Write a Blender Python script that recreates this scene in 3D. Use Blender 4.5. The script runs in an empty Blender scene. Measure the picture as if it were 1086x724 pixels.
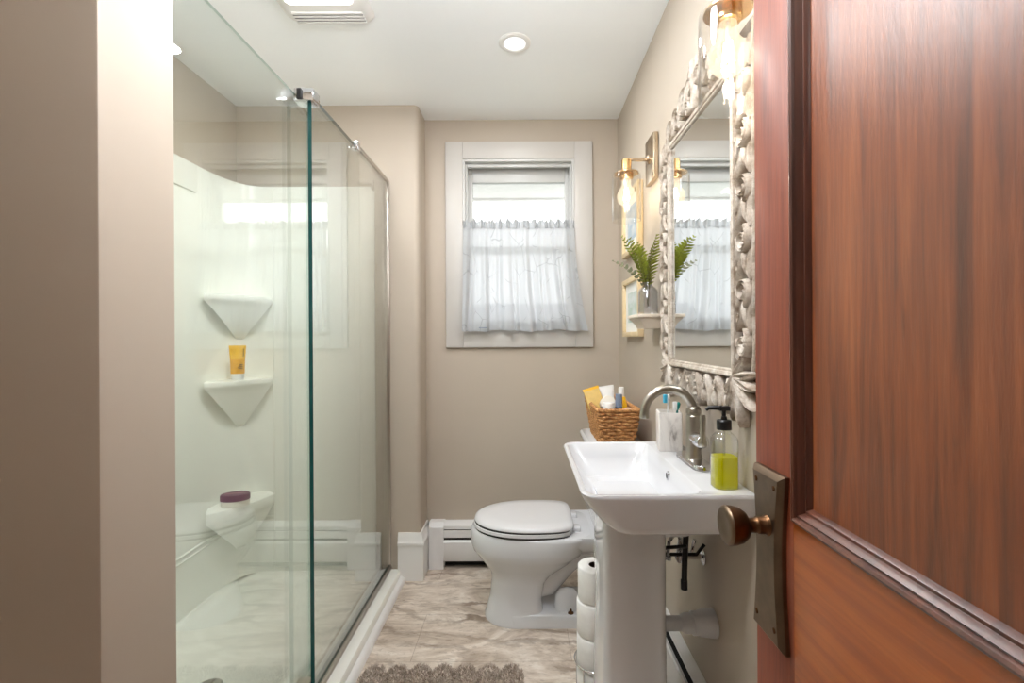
import bpy, bmesh, math, random
from mathutils import Vector, Matrix
random.seed(7)
PI = math.pi
sc = bpy.context.scene
COL = sc.collection

# ------------------------------------------------------------------ camera, world, lights, exposure
FPX, CX, CY, ROLL, CAMZ = 500.0, 555.5, 358.0, 0.0055, 1.22
cd = bpy.data.cameras.new('camera'); cam = bpy.data.objects.new('camera', cd); COL.objects.link(cam)
cd.sensor_width = 36.0; cd.lens = 36.0 * FPX / 1086.0
cd.shift_x = -(CX - 543.0) / 1086.0; cd.shift_y = (CY - 362.0) / 1086.0
cd.clip_start = 0.02
cam.matrix_world = Matrix.Translation((0, 0, CAMZ)) @ Matrix.Rotation(PI/2, 4, 'X') @ Matrix.Rotation(-ROLL, 4, 'Z')
sc.camera = cam
sc.view_settings.view_transform = 'Standard'; sc.view_settings.look = 'None'
sc.view_settings.gamma = 1.0; sc.view_settings.use_curve_mapping = False
sc.view_settings.exposure = 1.0
SKY = 1.65            # overcast daylight outside the window
CAN_W = 2.9         # recessed ceiling downlight
FAN_W = 5.6         # lamp in the exhaust fan
HALL_FILL_W = 1.2         # added fill lamp in the hallway, unseen behind the camera
FILL_GLOBE = 34.0          # glow of the added, unseen fill globe just inside the doorway
BULB = 60.0         # sconce filaments
BULB_W = 1.0         # light thrown by each sconce bulb
w = bpy.data.worlds.new('overcast_sky'); sc.world = w; w.use_nodes = True
wn = w.node_tree.nodes; wl = w.node_tree.links
bgn = wn['Background']; bgn.inputs['Strength'].default_value = SKY
tcw = wn.new('ShaderNodeTexCoord'); sepw = wn.new('ShaderNodeSeparateXYZ'); rampw = wn.new('ShaderNodeValToRGB')
wl.new(tcw.outputs['Generated'], sepw.inputs[0]); wl.new(sepw.outputs['Z'], rampw.inputs[0])
rampw.color_ramp.elements[0].position = 0.0; rampw.color_ramp.elements[0].color = (0.97, 0.985, 1.0, 1)
rampw.color_ramp.elements[1].position = 0.9; rampw.color_ramp.elements[1].color = (0.93, 0.965, 1.0, 1)
wl.new(rampw.outputs[0], bgn.inputs['Color'])
def area_light(name, loc, rot, size, watt, color, shape='DISK', size_y=None, portal=False):
    l = bpy.data.lights.new(name, 'AREA'); l.shape = shape; l.size = size
    if size_y: l.size_y = size_y
    l.energy = watt; l.color = color
    o = bpy.data.objects.new(name, l); COL.objects.link(o); o.location = loc; o.rotation_euler = rot
    if portal: l.cycles.is_portal = True
    return o
area_light('window_daylight_portal', (-0.03, 2.70, 1.70), (-PI/2, 0, 0), 0.62, 1, (1, 1, 1), 'RECTANGLE', 0.98, True)
c_ = sc.cycles
c_.use_denoising = True; c_.max_bounces = 12; c_.diffuse_bounces = 6; c_.glossy_bounces = 8
c_.transmission_bounces = 8; c_.transparent_max_bounces = 32
c_.caustics_reflective = False; c_.caustics_refractive = False
c_.sample_clamp_indirect = 6.0; c_.blur_glossy = 0.3

# ------------------------------------------------------------------ materials
def srgb(r, g, b):
    f = lambda c: (c/12.92 if c <= 0.04045 else ((c+0.055)/1.055)**2.4)
    return (f(r/255), f(g/255), f(b/255), 1)
class NT:
    def __init__(s, name):
        s.m = bpy.data.materials.new(name); s.m.use_nodes = True
        s.n = s.m.node_tree.nodes; s.l = s.m.node_tree.links
        s.p = s.n['Principled BSDF']; s.out = s.n['Material Output']
    def new(s, t, **kw):
        x = s.n.new(t)
        for k, v in kw.items(): setattr(x, k, v)
        return x
    def link(s, a, b): s.l.new(a, b)
    def coord(s, scale=(1, 1, 1), rot=(0, 0, 0), kind='Object'):
        t = s.new('ShaderNodeTexCoord'); m = s.new('ShaderNodeMapping')
        m.inputs['Scale'].default_value = scale; m.inputs['Rotation'].default_value = rot
        s.link(t.outputs[kind], m.inputs['Vector']); return m.outputs['Vector']
    def noise(s, vec, scale, detail=4, rough=0.5, dist=0.0):
        x = s.new('ShaderNodeTexNoise'); x.inputs['Scale'].default_value = scale
        x.inputs['Detail'].default_value = detail; x.inputs['Roughness'].default_value = rough
        x.inputs['Distortion'].default_value = dist
        s.link(vec, x.inputs['Vector']); return x.outputs['Fac']
    def ramp(s, fac, stops):
        r = s.new('ShaderNodeValToRGB'); e = r.color_ramp.elements
        while len(e) < len(stops): e.new(0.5)
        for el, (p, c) in zip(e, stops): el.position = p; el.color = c
        s.link(fac, r.inputs[0]); return r.outputs[0]
    def mix(s, fac, a, b, mode='MIX'):
        x = s.new('ShaderNodeMix', data_type='RGBA', blend_type=mode)
        for sock, v in ((x.inputs['Factor'], fac), (x.inputs['A'], a), (x.inputs['B'], b)):
            if hasattr(v, 'is_output'): s.link(v, sock)
            else: sock.default_value = v
        # color sockets are the later A/B of the mix node
        return x
    def bump(s, h, strength=0.2, dist=0.002):
        b = s.new('ShaderNodeBump'); b.inputs['Strength'].default_value = strength; b.inputs['Distance'].default_value = dist
        s.link(h, b.inputs['Height']); s.link(b.outputs[0], s.p.inputs['Normal']); return b
def mixc(t, fac, a, b, mode='MIX'):
    x = t.new('ShaderNodeMixRGB', blend_type=mode)
    for sock, v in ((x.inputs[0], fac), (x.inputs[1], a), (x.inputs[2], b)):
        if hasattr(v, 'is_output'): t.link(v, sock)
        else: sock.default_value = v
    return x.outputs[0]
def pm(name, col, rough=0.5, metal=0.0, var=0.04, vscale=20, bump=0.0, bscale=200, **kw):
    """plain surface with a little procedural unevenness"""
    t = NT(name); p = t.p
    p.inputs['Roughness'].default_value = rough; p.inputs['Metallic'].default_value = metal
    v = t.coord()
    n = t.noise(v, vscale, 3)
    lo = tuple(c*(1-var) for c in col[:3])+(1,); hi = tuple(min(1, c*(1+var)) for c in col[:3])+(1,)
    t.link(t.ramp(n, [(0.3, lo), (0.7, hi)]), p.inputs['Base Color'])
    if bump: t.bump(t.noise(v, bscale, 2), bump, 0.001)
    for k, x in kw.items(): p.inputs[k].default_value = x
    return t.m
M = {}
M['paint'] = pm('wall_paint', srgb(184, 172, 157), 0.55, var=0.015, vscale=4, bump=0.06, bscale=350)
M['ceiling'] = pm('ceiling_paint', srgb(249, 252, 255), 0.7, var=0.01, vscale=3, bump=0.08, bscale=300)
M['trim'] = pm('white_trim_paint', srgb(232, 231, 229), 0.35, var=0.012, vscale=6, bump=0.03)
M['casing'] = pm('window_casing_paint', srgb(196, 192, 187), 0.4, var=0.012, vscale=6)
M['sashwhite'] = pm('window_sash_paint', srgb(200, 200, 198), 0.35, var=0.012)
M['porcelain'] = pm('white_porcelain', srgb(217, 218, 221), 0.07, var=0.008, vscale=3, **{'Coat Weight': 0.4, 'Coat Roughness': 0.03})
M['seatplastic'] = pm('white_seat_plastic', srgb(217, 217, 219), 0.18, var=0.006)
M['acrylic'] = pm('shower_acrylic', srgb(245, 245, 238), 0.22, var=0.01, vscale=2)
M['heater'] = pm('heater_enamel', srgb(228, 228, 228), 0.3, var=0.01)
M['black'] = pm('dark_gap', srgb(26, 24, 23), 0.8)
M['nickel'] = pm('brushed_nickel', srgb(176, 170, 160), 0.28, 1.0, var=0.05, vscale=60)
M['chrome'] = pm('chrome', srgb(215, 215, 218), 0.08, 1.0, var=0.02)
M['railmetal'] = pm('shower_rail_nickel', srgb(186, 178, 168), 0.3, 1.0, var=0.04)
M['brass'] = pm('warm_brushed_brass', srgb(205, 170, 120), 0.25, 1.0, var=0.05, vscale=50)
M['champagne'] = pm('champagne_nickel', srgb(198, 180, 156), 0.25, 1.0, var=0.04)
M['bronze'] = pm('aged_bronze', srgb(122, 104, 86), 0.36, 1.0, var=0.16, vscale=30, bump=0.05, bscale=120)
M['bronze_dark'] = pm('dark_worn_bronze', srgb(98, 70, 48), 0.34, 1.0, var=0.2, vscale=40)
M['pvc'] = pm('grey_white_pvc', srgb(205, 207, 210), 0.35, var=0.03, vscale=15)
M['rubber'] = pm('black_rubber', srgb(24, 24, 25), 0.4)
M['blackplastic'] = pm('black_pump_plastic', srgb(20, 20, 21), 0.32)
M['paper'] = pm('tissue_paper', srgb(240, 239, 237), 0.9, var=0.02, vscale=60, bump=0.2, bscale=180)
M['cardboard'] = pm('brown_cardboard', srgb(70, 58, 50), 0.9)
M['framewood'] = pm('pale_ash_wood', srgb(222, 200, 160), 0.45, var=0.1, vscale=14)
M['matboard'] = pm('white_mat_board', srgb(236, 236, 232), 0.8, var=0.01)
M['shelfwood'] = pm('cream_painted_shelf', srgb(226, 214, 198), 0.5, var=0.03)
M['leaf'] = pm('fern_green', srgb(146, 156, 54), 0.5, var=0.25, vscale=40)
M['greyleaf'] = pm('dusty_grey_leaf', srgb(120, 124, 100), 0.7, var=0.2, vscale=50)
M['stem'] = pm('brown_stem', srgb(96, 84, 44), 0.6)
M['kraft'] = pm('kraft_yellow_packet', srgb(214, 180, 104), 0.6, var=0.08, vscale=50)
M['cream'] = pm('cream_plastic', srgb(236, 230, 218), 0.35, var=0.02)
M['whiteplastic'] = pm('white_plastic', srgb(236, 237, 236), 0.3, var=0.01)
M['navy'] = pm('navy_plastic', srgb(22, 26, 40), 0.25)
M['greyblue'] = pm('grey_blue_plastic', srgb(120, 132, 152), 0.3)
M['yellow'] = pm('yellow_plastic', srgb(240, 184, 30), 0.35, var=0.03)
M['amber'] = pm('deep_yellow_plastic', srgb(235, 168, 0), 0.35, var=0.03)
M['ink'] = pm('dark_brown_ink', srgb(96, 74, 20), 0.6)
M['plum'] = pm('plum_tin', srgb(104, 42, 84), 0.35, var=0.06)
M['pinkink'] = pm('pink_ink', srgb(200, 150, 160), 0.5)
M['teal'] = pm('teal_plastic', srgb(20, 128, 120), 0.3)
M['skyblue'] = pm('blue_bristles', srgb(70, 180, 214), 0.6)
M['lavender'] = pm('pale_lavender_wrap', srgb(212, 208, 226), 0.45, var=0.06, vscale=90)
M['darkred'] = pm('dark_red_stick', srgb(92, 36, 28), 0.5)
M['siding'] = pm('pale_siding', srgb(225, 226, 230), 0.8)
M['shingle'] = pm('grey_shingle', srgb(120, 122, 128), 0.9, var=0.15, vscale=30)
M['soffit'] = pm('grey_soffit_paint', srgb(226, 226, 226), 0.7)
M['grass'] = pm('lawn_green', srgb(170, 172, 160), 0.9, var=0.1, vscale=8)

def thin_glass(name, tint, refl=1.0, base=0.04):
    t = NT(name); t.n.remove(t.p)
    lw = t.new('ShaderNodeLayerWeight'); lw.inputs['Blend'].default_value = 0.5
    pw = t.new('ShaderNodeMath', operation='POWER'); pw.inputs[1].default_value = 5
    t.link(lw.outputs['Facing'], pw.inputs[0])
    ma = t.new('ShaderNodeMath', operation='MULTIPLY_ADD'); ma.inputs[1].default_value = (1-base)*refl; ma.inputs[2].default_value = base*refl
    t.link(pw.outputs[0], ma.inputs[0])
    tr = t.new('ShaderNodeBsdfTransparent'); tr.inputs['Color'].default_value = tint
    gl = t.new('ShaderNodeBsdfGlossy'); gl.inputs['Roughness'].default_value = 0.0
    mx = t.new('ShaderNodeMixShader'); t.link(ma.outputs[0], mx.inputs[0]); t.link(tr.outputs[0], mx.inputs[1]); t.link(gl.outputs[0], mx.inputs[2])
    t.link(mx.outputs[0], t.out.inputs['Surface']); return t.m
M['showerglass'] = thin_glass('green_tinted_shower_glass', (0.955, 0.982, 0.964, 1), 2.4)
M['glass'] = thin_glass('clear_window_glass', (0.985, 0.99, 0.988, 1))
M['shadeglass'] = thin_glass('clear_lamp_glass', (0.96, 0.955, 0.945, 1), 1.0, 0.05)
M['vaseglass'] = thin_glass('smoky_bottle_glass', (0.88, 0.89, 0.91, 1), 1.8, 0.09)
M['soapglass'] = thin_glass('clear_soap_bottle', (0.90, 0.91, 0.90, 1), 1.8, 0.06)
def glass_edge():
    t = NT('teal_glass_edge'); t.p.inputs['Base Color'].default_value = srgb(18, 74, 72); t.p.inputs['Roughness'].default_value = 0.12
    return t.m
M['glassedge'] = glass_edge(); M['glassedgefaint'] = thin_glass('pale_glass_edge', (0.55, 0.70, 0.66, 1), 1.2, 0.10)
def mirror_mat():
    t = NT('silvered_mirror'); t.n.remove(t.p)
    g = t.new('ShaderNodeBsdfGlossy'); g.inputs['Roughness'].default_value = 0.0; g.inputs['Color'].default_value = (0.9, 0.92, 0.92, 1)
    t.link(g.outputs[0], t.out.inputs['Surface']); return t.m
M['mirror'] = mirror_mat()
def emit(name, col, s):
    t = NT(name); t.n.remove(t.p); e = t.new('ShaderNodeEmission'); e.inputs[0].default_value = col; e.inputs[1].default_value = s
    t.link(e.outputs[0], t.out.inputs['Surface']); return t.m
M['filament'] = emit('glowing_filament', (1.0, 0.84, 0.64, 1), BULB)
M['lens'] = emit('lit_lens', (1.0, 0.98, 0.95, 1), 0.85)
M['fillglobe'] = emit('fill_globe_glow', (0.94, 0.97, 1.0, 1), FILL_GLOBE)
M['fanlens'] = emit('lit_fan_lens', (1.0, 0.95, 0.88, 1), 3.0)
def bulbglass():
    t = NT('glowing_bulb_glass'); t.n.remove(t.p)
    lw = t.new('ShaderNodeLayerWeight'); lw.inputs[0].default_value = 0.5
    tr = t.new('ShaderNodeBsdfTransparent'); tr.inputs[0].default_value = (1, 0.97, 0.92, 1)
    e = t.new('ShaderNodeEmission'); e.inputs[0].default_value = (1.0, 0.84, 0.62, 1); e.inputs[1].default_value = 0.95
    mx = t.new('ShaderNodeMixShader'); mx.inputs[0].default_value = 0.36
    t.link(tr.outputs[0], mx.inputs[1]); t.link(e.outputs[0], mx.inputs[2]); t.link(mx.outputs[0], t.out.inputs['Surface']); return t.m
M['bulb'] = bulbglass()
def liquid():
    t = NT('yellow_green_soap'); p = t.p
    p.inputs['Base Color'].default_value = srgb(236, 232, 8); p.inputs['Roughness'].default_value = 0.08
    tl = t.new('ShaderNodeBsdfTranslucent'); tl.inputs[0].default_value = srgb(245, 242, 20)
    tr = t.new('ShaderNodeBsdfTransparent'); tr.inputs[0].default_value = (0.95, 0.93, 0.10, 1)
    mx = t.new('ShaderNodeMixShader'); mx.inputs[0].default_value = 0.5
    t.link(p.outputs[0], mx.inputs[1]); t.link(tl.outputs[0], mx.inputs[2])
    m2 = t.new('ShaderNodeMixShader'); m2.inputs[0].default_value = 0.3
    t.link(mx.outputs[0], m2.inputs[1]); t.link(tr.outputs[0], m2.inputs[2]); t.link(m2.outputs[0], t.out.inputs['Surface']); return t.m
M['liquid'] = liquid()
def floor_mat():
    t = NT('marbled_vinyl_tile'); v = t.coord()
    big = t.noise(t.coord((1.0, 2.6, 1), (0, 0, 0.25)), 2.6, 9, 0.66, 2.6)
    c = t.ramp(big, [(0.30, srgb(172, 156, 141)), (0.43, srgb(202, 187, 172)), (0.54, srgb(222, 210, 197)), (0.66, srgb(240, 232, 223))])
    wv = t.new('ShaderNodeTexWave', wave_type='BANDS', bands_direction='Y'); wv.inputs['Scale'].default_value = 1.9; wv.inputs['Distortion'].default_value = 9.0
    wv.inputs['Detail'].default_value = 5; wv.inputs['Detail Scale'].default_value = 1.6; wv.inputs['Detail Roughness'].default_value = 0.62
    t.link(t.coord((0.9, 1.5, 1), (0, 0, 0.35)), wv.inputs['Vector'])
    vein = t.ramp(wv.outputs['Fac'], [(0.0, (1, 1, 1, 1)), (0.10, (0.6, 0.6, 0.6, 1)), (0.24, (0, 0, 0, 1))])
    msk = t.ramp(t.noise(v, 3.2, 3), [(0.36, (0, 0, 0, 1)), (0.60, (1, 1, 1, 1))])
    vm = mixc(t, 1.0, vein, msk, 'MULTIPLY')
    c = mixc(t, vm, c, srgb(150, 132, 117))
    fine = t.ramp(t.noise(t.coord((1, 3, 1), (0, 0, 0.3)), 14, 8, 0.7, 2.0), [(0.36, srgb(140, 125, 112)), (0.46, (1, 1, 1, 1))])
    c = mixc(t, 0.42, c, fine, 'MULTIPLY')
    br = t.new('ShaderNodeTexBrick'); br.inputs['Scale'].default_value = 1.0; br.inputs['Brick Width'].default_value = 0.61; br.inputs['Row Height'].default_value = 0.305
    br.inputs['Mortar Size'].default_value = 0.0012; br.inputs['Color1'].default_value = (1, 1, 1, 1); br.inputs['Color2'].default_value = (0.93, 0.92, 0.91, 1); br.inputs['Mortar'].default_value = (0.62, 0.58, 0.55, 1)
    mp = t.new('ShaderNodeMapping'); tc = t.new('ShaderNodeTexCoord'); mp.inputs['Location'].default_value = (0.13, 0.052, 0)
    t.link(tc.outputs['Object'], mp.inputs[0]); t.link(mp.outputs[0], br.inputs[0])
    c = mixc(t, 1.0, c, br.outputs['Color'], 'MULTIPLY')
    t.link(c, t.p.inputs['Base Color']); t.p.inputs['Roughness'].default_value = 0.34
    t.bump(vm, 0.05, 0.001); return t.m
M['floor'] = floor_mat()
def wood(name, dark, mid, light, grain_axis='Z', bumps=0.35, rough=0.2, sc_=1.0, coat=0.6):
    t = NT(name)
    s = {'Z': (14, 14, 0.9), 'Y': (14, 0.9, 14)}[grain_axis]
    n1 = t.noise(t.coord(tuple(x*sc_ for x in s)), 3.0, 6, 0.6, 0.6)
    c = t.ramp(n1, [(0.28, dark), (0.5, mid), (0.74, light)])
    s2 = {'Z': (60, 60, 2.2), 'Y': (60, 2.2, 60)}[grain_axis]
    n2 = t.noise(t.coord(tuple(x*sc_ for x in s2)), 3.0, 4, 0.6)
    c = mixc(t, 0.35, c, t.ramp(n2, [(0.36, (0.45, 0.4, 0.38, 1)), (0.58, (1, 1, 1, 1))]), 'MULTIPLY')
    cl = t.noise(t.coord((2.2, 2.2, 1.4)), 1.6, 3)
    c = mixc(t, 0.5, c, t.ramp(cl, [(0.35, (0.72, 0.66, 0.62, 1)), (0.65, (1, 1, 1, 1))]), 'MULTIPLY')
    t.link(c, t.p.inputs['Base Color']); t.p.inputs['Roughness'].default_value = rough
    t.p.inputs['Coat Weight'].default_value = coat; t.p.inputs['Coat Roughness'].default_value = 0.34
    s3 = {'Z': (1, 1, 0.16), 'Y': (1, 0.16, 1)}[grain_axis]
    t.bump(t.noise(t.coord(s3), 150, 3, 0.6, 0.3), bumps, 0.0012); return t.m
M['doorpanel'] = wood('varnished_cherry_panel', srgb(92, 42, 16), srgb(138, 70, 30), srgb(164, 92, 48), 'Z', 0.6, 0.36)
M['doorstile'] = wood('varnished_red_stile', srgb(112, 48, 26), srgb(140, 65, 36), srgb(156, 80, 48), 'Z', 0.3, 0.52, 1.0, 0.15)
M['doorrail'] = wood('varnished_orange_rail', srgb(138, 64, 16), srgb(172, 88, 28), srgb(188, 104, 38), 'Y', 0.2, 0.26, 0.5)
M['doormould'] = wood('dark_varnished_moulding', srgb(66, 34, 24), srgb(96, 52, 36), srgb(124, 74, 54), 'Z', 0.2, 0.28)
def carved():
    t = NT('whitewashed_carved_wood'); v = t.coord()
    n = t.noise(v, 28, 5, 0.65)
    c = t.ramp(n, [(0.30, srgb(140, 122, 106)), (0.45, srgb(186, 173, 158)), (0.64, srgb(214, 206, 196))])
    n2 = t.noise(v, 160, 3, 0.7)
    c = mixc(t, 0.25, c, t.ramp(n2, [(0.35, srgb(140, 120, 104)), (0.5, (1, 1, 1, 1))]), 'MULTIPLY')
    t.link(c, t.p.inputs['Base Color']); t.p.inputs['Roughness'].default_value = 0.6
    t.bump(n2, 0.25, 0.001); return t.m
M['carved'] = carved()
M['carvedback'] = pm('shade_brown_carving_ground', srgb(92, 78, 66), 0.8, var=0.15, vscale=30)  # dark brown puts the shade of the carving's voids into the colour
def marble():
    t = NT('grey_veined_marble'); v = t.coord((1, 1, 0.5))
    n = t.noise(v, 13, 5, 0.6, 1.8)
    c = t.ramp(n, [(0.30, srgb(150, 142, 134)), (0.38, srgb(214, 208, 202)), (0.48, srgb(238, 233, 227))])
    t.link(c, t.p.inputs['Base Color']); t.p.inputs['Roughness'].default_value = 0.3; return t.m
M['marble'] = marble()
def wicker():
    t = NT('brown_water_hyacinth_wicker'); n = t.noise(t.coord(), 70, 4, 0.6)
    c = t.ramp(n, [(0.25, srgb(104, 66, 34)), (0.5, srgb(190, 134, 80)), (0.75, srgb(222, 176, 118))])
    t.link(c, t.p.inputs['Base Color']); t.p.inputs['Roughness'].default_value = 0.6; return t.m
M['wicker'] = wicker()
def rugmat():
    t = NT('taupe_shag_pile'); n = t.noise(t.coord(), 55, 3, 0.6)
    c = t.ramp(n, [(0.3, srgb(150, 136, 123)), (0.7, srgb(212, 199, 186))])
    t.link(c, t.p.inputs['Base Color']); t.p.inputs['Roughness'].default_value = 0.95; return t.m
M['rug'] = rugmat()
def sheer():
    t = NT('sheer_white_voile_with_branches'); t.n.remove(t.p)
    v = t.coord((1, 0.3, 0.55))
    wn_ = t.new('ShaderNodeTexNoise'); wn_.inputs['Scale'].default_value = 9; t.link(v, wn_.inputs['Vector'])
    add = t.new('ShaderNodeVectorMath', operation='MULTIPLY_ADD'); add.inputs[1].default_value = (0.05, 0.05, 0.05)
    t.link(wn_.outputs['Color'], add.inputs[0]); t.link(v, add.inputs[2])
    vo = t.new('ShaderNodeTexVoronoi', feature='DISTANCE_TO_EDGE'); vo.inputs['Scale'].default_value = 15
    t.link(add.outputs[0], vo.inputs['Vector'])
    line = t.ramp(vo.outputs['Distance'], [(0.010, (1, 1, 1, 1)), (0.026, (0, 0, 0, 1))])
    msk = t.ramp(t.noise(v, 13, 2), [(0.50, (0, 0, 0, 1)), (0.58, (1, 1, 1, 1))])
    lm = mixc(t, 1.0, line, msk, 'MULTIPLY')
    tr = t.new('ShaderNodeBsdfTransparent'); tr.inputs[0].default_value = (1, 1, 1, 1)
    tl = t.new('ShaderNodeBsdfTranslucent'); tl.inputs[0].default_value = (0.54, 0.55, 0.57, 1)
    df = t.new('ShaderNodeBsdfDiffuse'); df.inputs[0].default_value = (0.70, 0.72, 0.74, 1)
    m1 = t.new('ShaderNodeMixShader'); m1.inputs[0].default_value = 0.5; t.link(tl.outputs[0], m1.inputs[1]); t.link(df.outputs[0], m1.inputs[2])
    m2 = t.new('ShaderNodeMixShader'); lwf = t.new('ShaderNodeLayerWeight'); lwf.inputs[0].default_value = 0.5; opq = t.new('ShaderNodeMath', operation='MULTIPLY_ADD'); opq.inputs[1].default_value = 0.10; opq.inputs[2].default_value = 0.92; opq.use_clamp = True; t.link(lwf.outputs['Facing'], opq.inputs[0]); t.link(opq.outputs[0], m2.inputs[0]); t.link(tr.outputs[0], m2.inputs[1]); t.link(m1.outputs[0], m2.inputs[2])
    d2 = t.new('ShaderNodeBsdfDiffuse'); d2.inputs[0].default_value = srgb(120, 122, 128)
    m3 = t.new('ShaderNodeMixShader'); sc2 = t.new('ShaderNodeMath', operation='MULTIPLY'); sc2.inputs[1].default_value = 0.38
    t.link(lm, sc2.inputs[0]); t.link(sc2.outputs[0], m3.inputs[0])
    t.link(m2.outputs[0], m3.inputs[1]); t.link(d2.outputs[0], m3.inputs[2]); t.link(m3.outputs[0], t.out.inputs['Surface']); return t.m
M['sheer'] = sheer()
def art(name, a, b):
    t = NT(name); n = t.noise(t.coord((1, 2, 4)), 5, 3)
    t.link(t.ramp(n, [(0.4, a), (0.6, b)]), t.p.inputs['Base Color']); t.p.inputs['Roughness'].default_value = 0.5; return t.m
M['artgreen'] = art('pale_landscape_print', srgb(188, 206, 196), srgb(214, 222, 222))
M['artblue'] = art('pale_blue_print', srgb(178, 196, 210), srgb(222, 226, 228))

# ------------------------------------------------------------------ mesh helpers
def finish(bm, name, mats, parent=None, smooth=35):
    bmesh.ops.recalc_face_normals(bm, faces=bm.faces)
    if parent is not None:
        p = parent; off = Vector((0, 0, 0))
        while p is not None: off += p.location; p = p.parent
        bmesh.ops.translate(bm, verts=bm.verts, vec=-off)
    me = bpy.data.meshes.new(name); bm.to_mesh(me); bm.free()
    for m in (mats if isinstance(mats, (list, tuple)) else [mats]): me.materials.append(M[m] if isinstance(m, str) else m)
    if smooth:
        me.shade_smooth(); me.set_sharp_from_angle(angle=math.radians(smooth))
    o = bpy.data.objects.new(name, me); COL.objects.link(o)
    if parent is not None: o.parent = parent
    return o
def thing(name, loc, label, cat, group=None):
    o = bpy.data.objects.new(name, None); o.empty_display_size = 0.05; COL.objects.link(o); o.location = loc
    o['label'] = label; o['category'] = cat
    if group: o['group'] = group
    return o
def tag(o, label, cat, group=None):
    o['label'] = label; o['category'] = cat
    if group: o['group'] = group
    return o
def struct(o, label=None, cat=None):
    o['kind'] = 'structure'
    if label: o['label'] = label
    if cat: o['category'] = cat
    return o
def B(): return bmesh.new()
def box(bm, x0, x1, y0, y1, z0, z1, bev=0.0, seg=2, mi=0):
    r = bmesh.ops.create_cube(bm, size=1.0); vs = r['verts']
    bmesh.ops.scale(bm, verts=vs, vec=(x1-x0, y1-y0, z1-z0))
    bmesh.ops.translate(bm, verts=vs, vec=((x0+x1)/2, (y0+y1)/2, (z0+z1)/2))
    fs = list({f for v in vs for f in v.link_faces})
    for f in fs: f.material_index = mi
    if bev:
        es = list({e for v in vs for e in v.link_edges})
        bmesh.ops.bevel(bm, geom=es, offset=bev, segments=seg, profile=0.5, affect='EDGES')
    return bm
def loft(bm, rings, cap0=True, cap1=True, closed=True, mi=0):
    vr = [[bm.verts.new(p) for p in r] for r in rings]
    n = len(rings[0]); fs = []
    for i in range(len(vr)-1):
        for j in range(n if closed else n-1):
            k = (j+1) % n
            fs.append(bm.faces.new((vr[i][j], vr[i][k], vr[i+1][k], vr[i+1][j])))
    if cap0: fs.append(bm.faces.new(vr[0][::-1]))
    if cap1: fs.append(bm.faces.new(vr[-1]))
    for f in fs: f.material_index = mi
    return vr
def frame_axes(t):
    t = t.normalized(); a = Vector((0, 0, 1)) if abs(t.z) < 0.9 else Vector((1, 0, 0))
    u = t.cross(a).normalized(); return u, t.cross(u).normalized()
def tube(bm, pts, r, n=12, cap=True, mi=0):
    pts = [Vector(p) for p in pts]; rs = r if isinstance(r, (list, tuple)) else [r]*len(pts)
    rings = []; u = None
    for i, p in enumerate(pts):
        t = (pts[min(i+1, len(pts)-1)] - pts[max(i-1, 0)])
        if u is None: u, _ = frame_axes(t)
        t = t.normalized(); u = (u - t*u.dot(t)).normalized(); v = t.cross(u)
        rings.append([p + (u*math.cos(2*PI*k/n) + v*math.sin(2*PI*k/n))*rs[i] for k in range(n)])
    loft(bm, rings, cap, cap, True, mi)
def lathe(bm, c, prof, axis='Z', n=32, cap0=True, cap1=True, mi=0, sx=1.0, sy=1.0):
    """prof: (radius, height) pairs along axis from c"""
    c = Vector(c); A = {'Z': (Vector((1, 0, 0)), Vector((0, 1, 0)), Vector((0, 0, 1))), 'X': (Vector((0, 1, 0)), Vector((0, 0, 1)), Vector((1, 0, 0))),
         'Y': (Vector((0, 0, 1)), Vector((1, 0, 0)), Vector((0, 1, 0)))}[axis]
    rings = [[c + A[0]*(max(r, 1e-5)*sx*math.cos(2*PI*k/n)) + A[1]*(max(r, 1e-5)*sy*math.sin(2*PI*k/n)) + A[2]*h for k in range(n)] for r, h in prof]
    loft(bm, rings, cap0, cap1, True, mi)
def rrect(x0, x1, y0, y1, r, z, n=6, rw=None):
    r = min(r, (x1-x0)/2-1e-4, (y1-y0)/2-1e-4); P = []; r0 = r; rw = r if rw is None else rw
    for cx, cy, a0 in ((x1-rw, y1-rw, 0), (x0+r, y1-r, PI/2), (x0+r, y0+r, PI), (x1-rw, y0+rw, 1.5*PI)):
        r = rw if cx == x1-rw else r0
        for k in range(n+1):
            a = a0 + PI/2*k/n; P.append(Vector((cx+r*math.cos(a), cy+r*math.sin(a), z)))
    return P
def prism(bm, poly, y0, y1, axis='Y', mi=0):
    """poly in the two other axes, extruded along axis"""
    f = {'Y': lambda a, b, h: Vector((a, h, b)), 'X': lambda a, b, h: Vector((h, a, b)), 'Z': lambda a, b, h: Vector((a, b, h))}[axis]
    loft(bm, [[f(a, b, y0) for a, b in poly], [f(a, b, y1) for a, b in poly]], mi=mi)
def grid(bm, fn, nu, nv, mi=0):
    V = [[bm.verts.new(fn(i/nu, j/nv)) for j in range(nv+1)] for i in range(nu+1)]
    for i in range(nu):
        for j in range(nv):
            f = bm.faces.new((V[i][j], V[i+1][j], V[i+1][j+1], V[i][j+1])); f.material_index = mi
    return V
def lerp(a, b, t): return a+(b-a)*t
def interp(tab, x):
    if x <= tab[0][0]: return tab[0][1]
    for (a, va), (b, vb) in zip(tab, tab[1:]):
        if x <= b: return lerp(va, vb, (x-a)/(b-a))
    return tab[-1][1]

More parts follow.
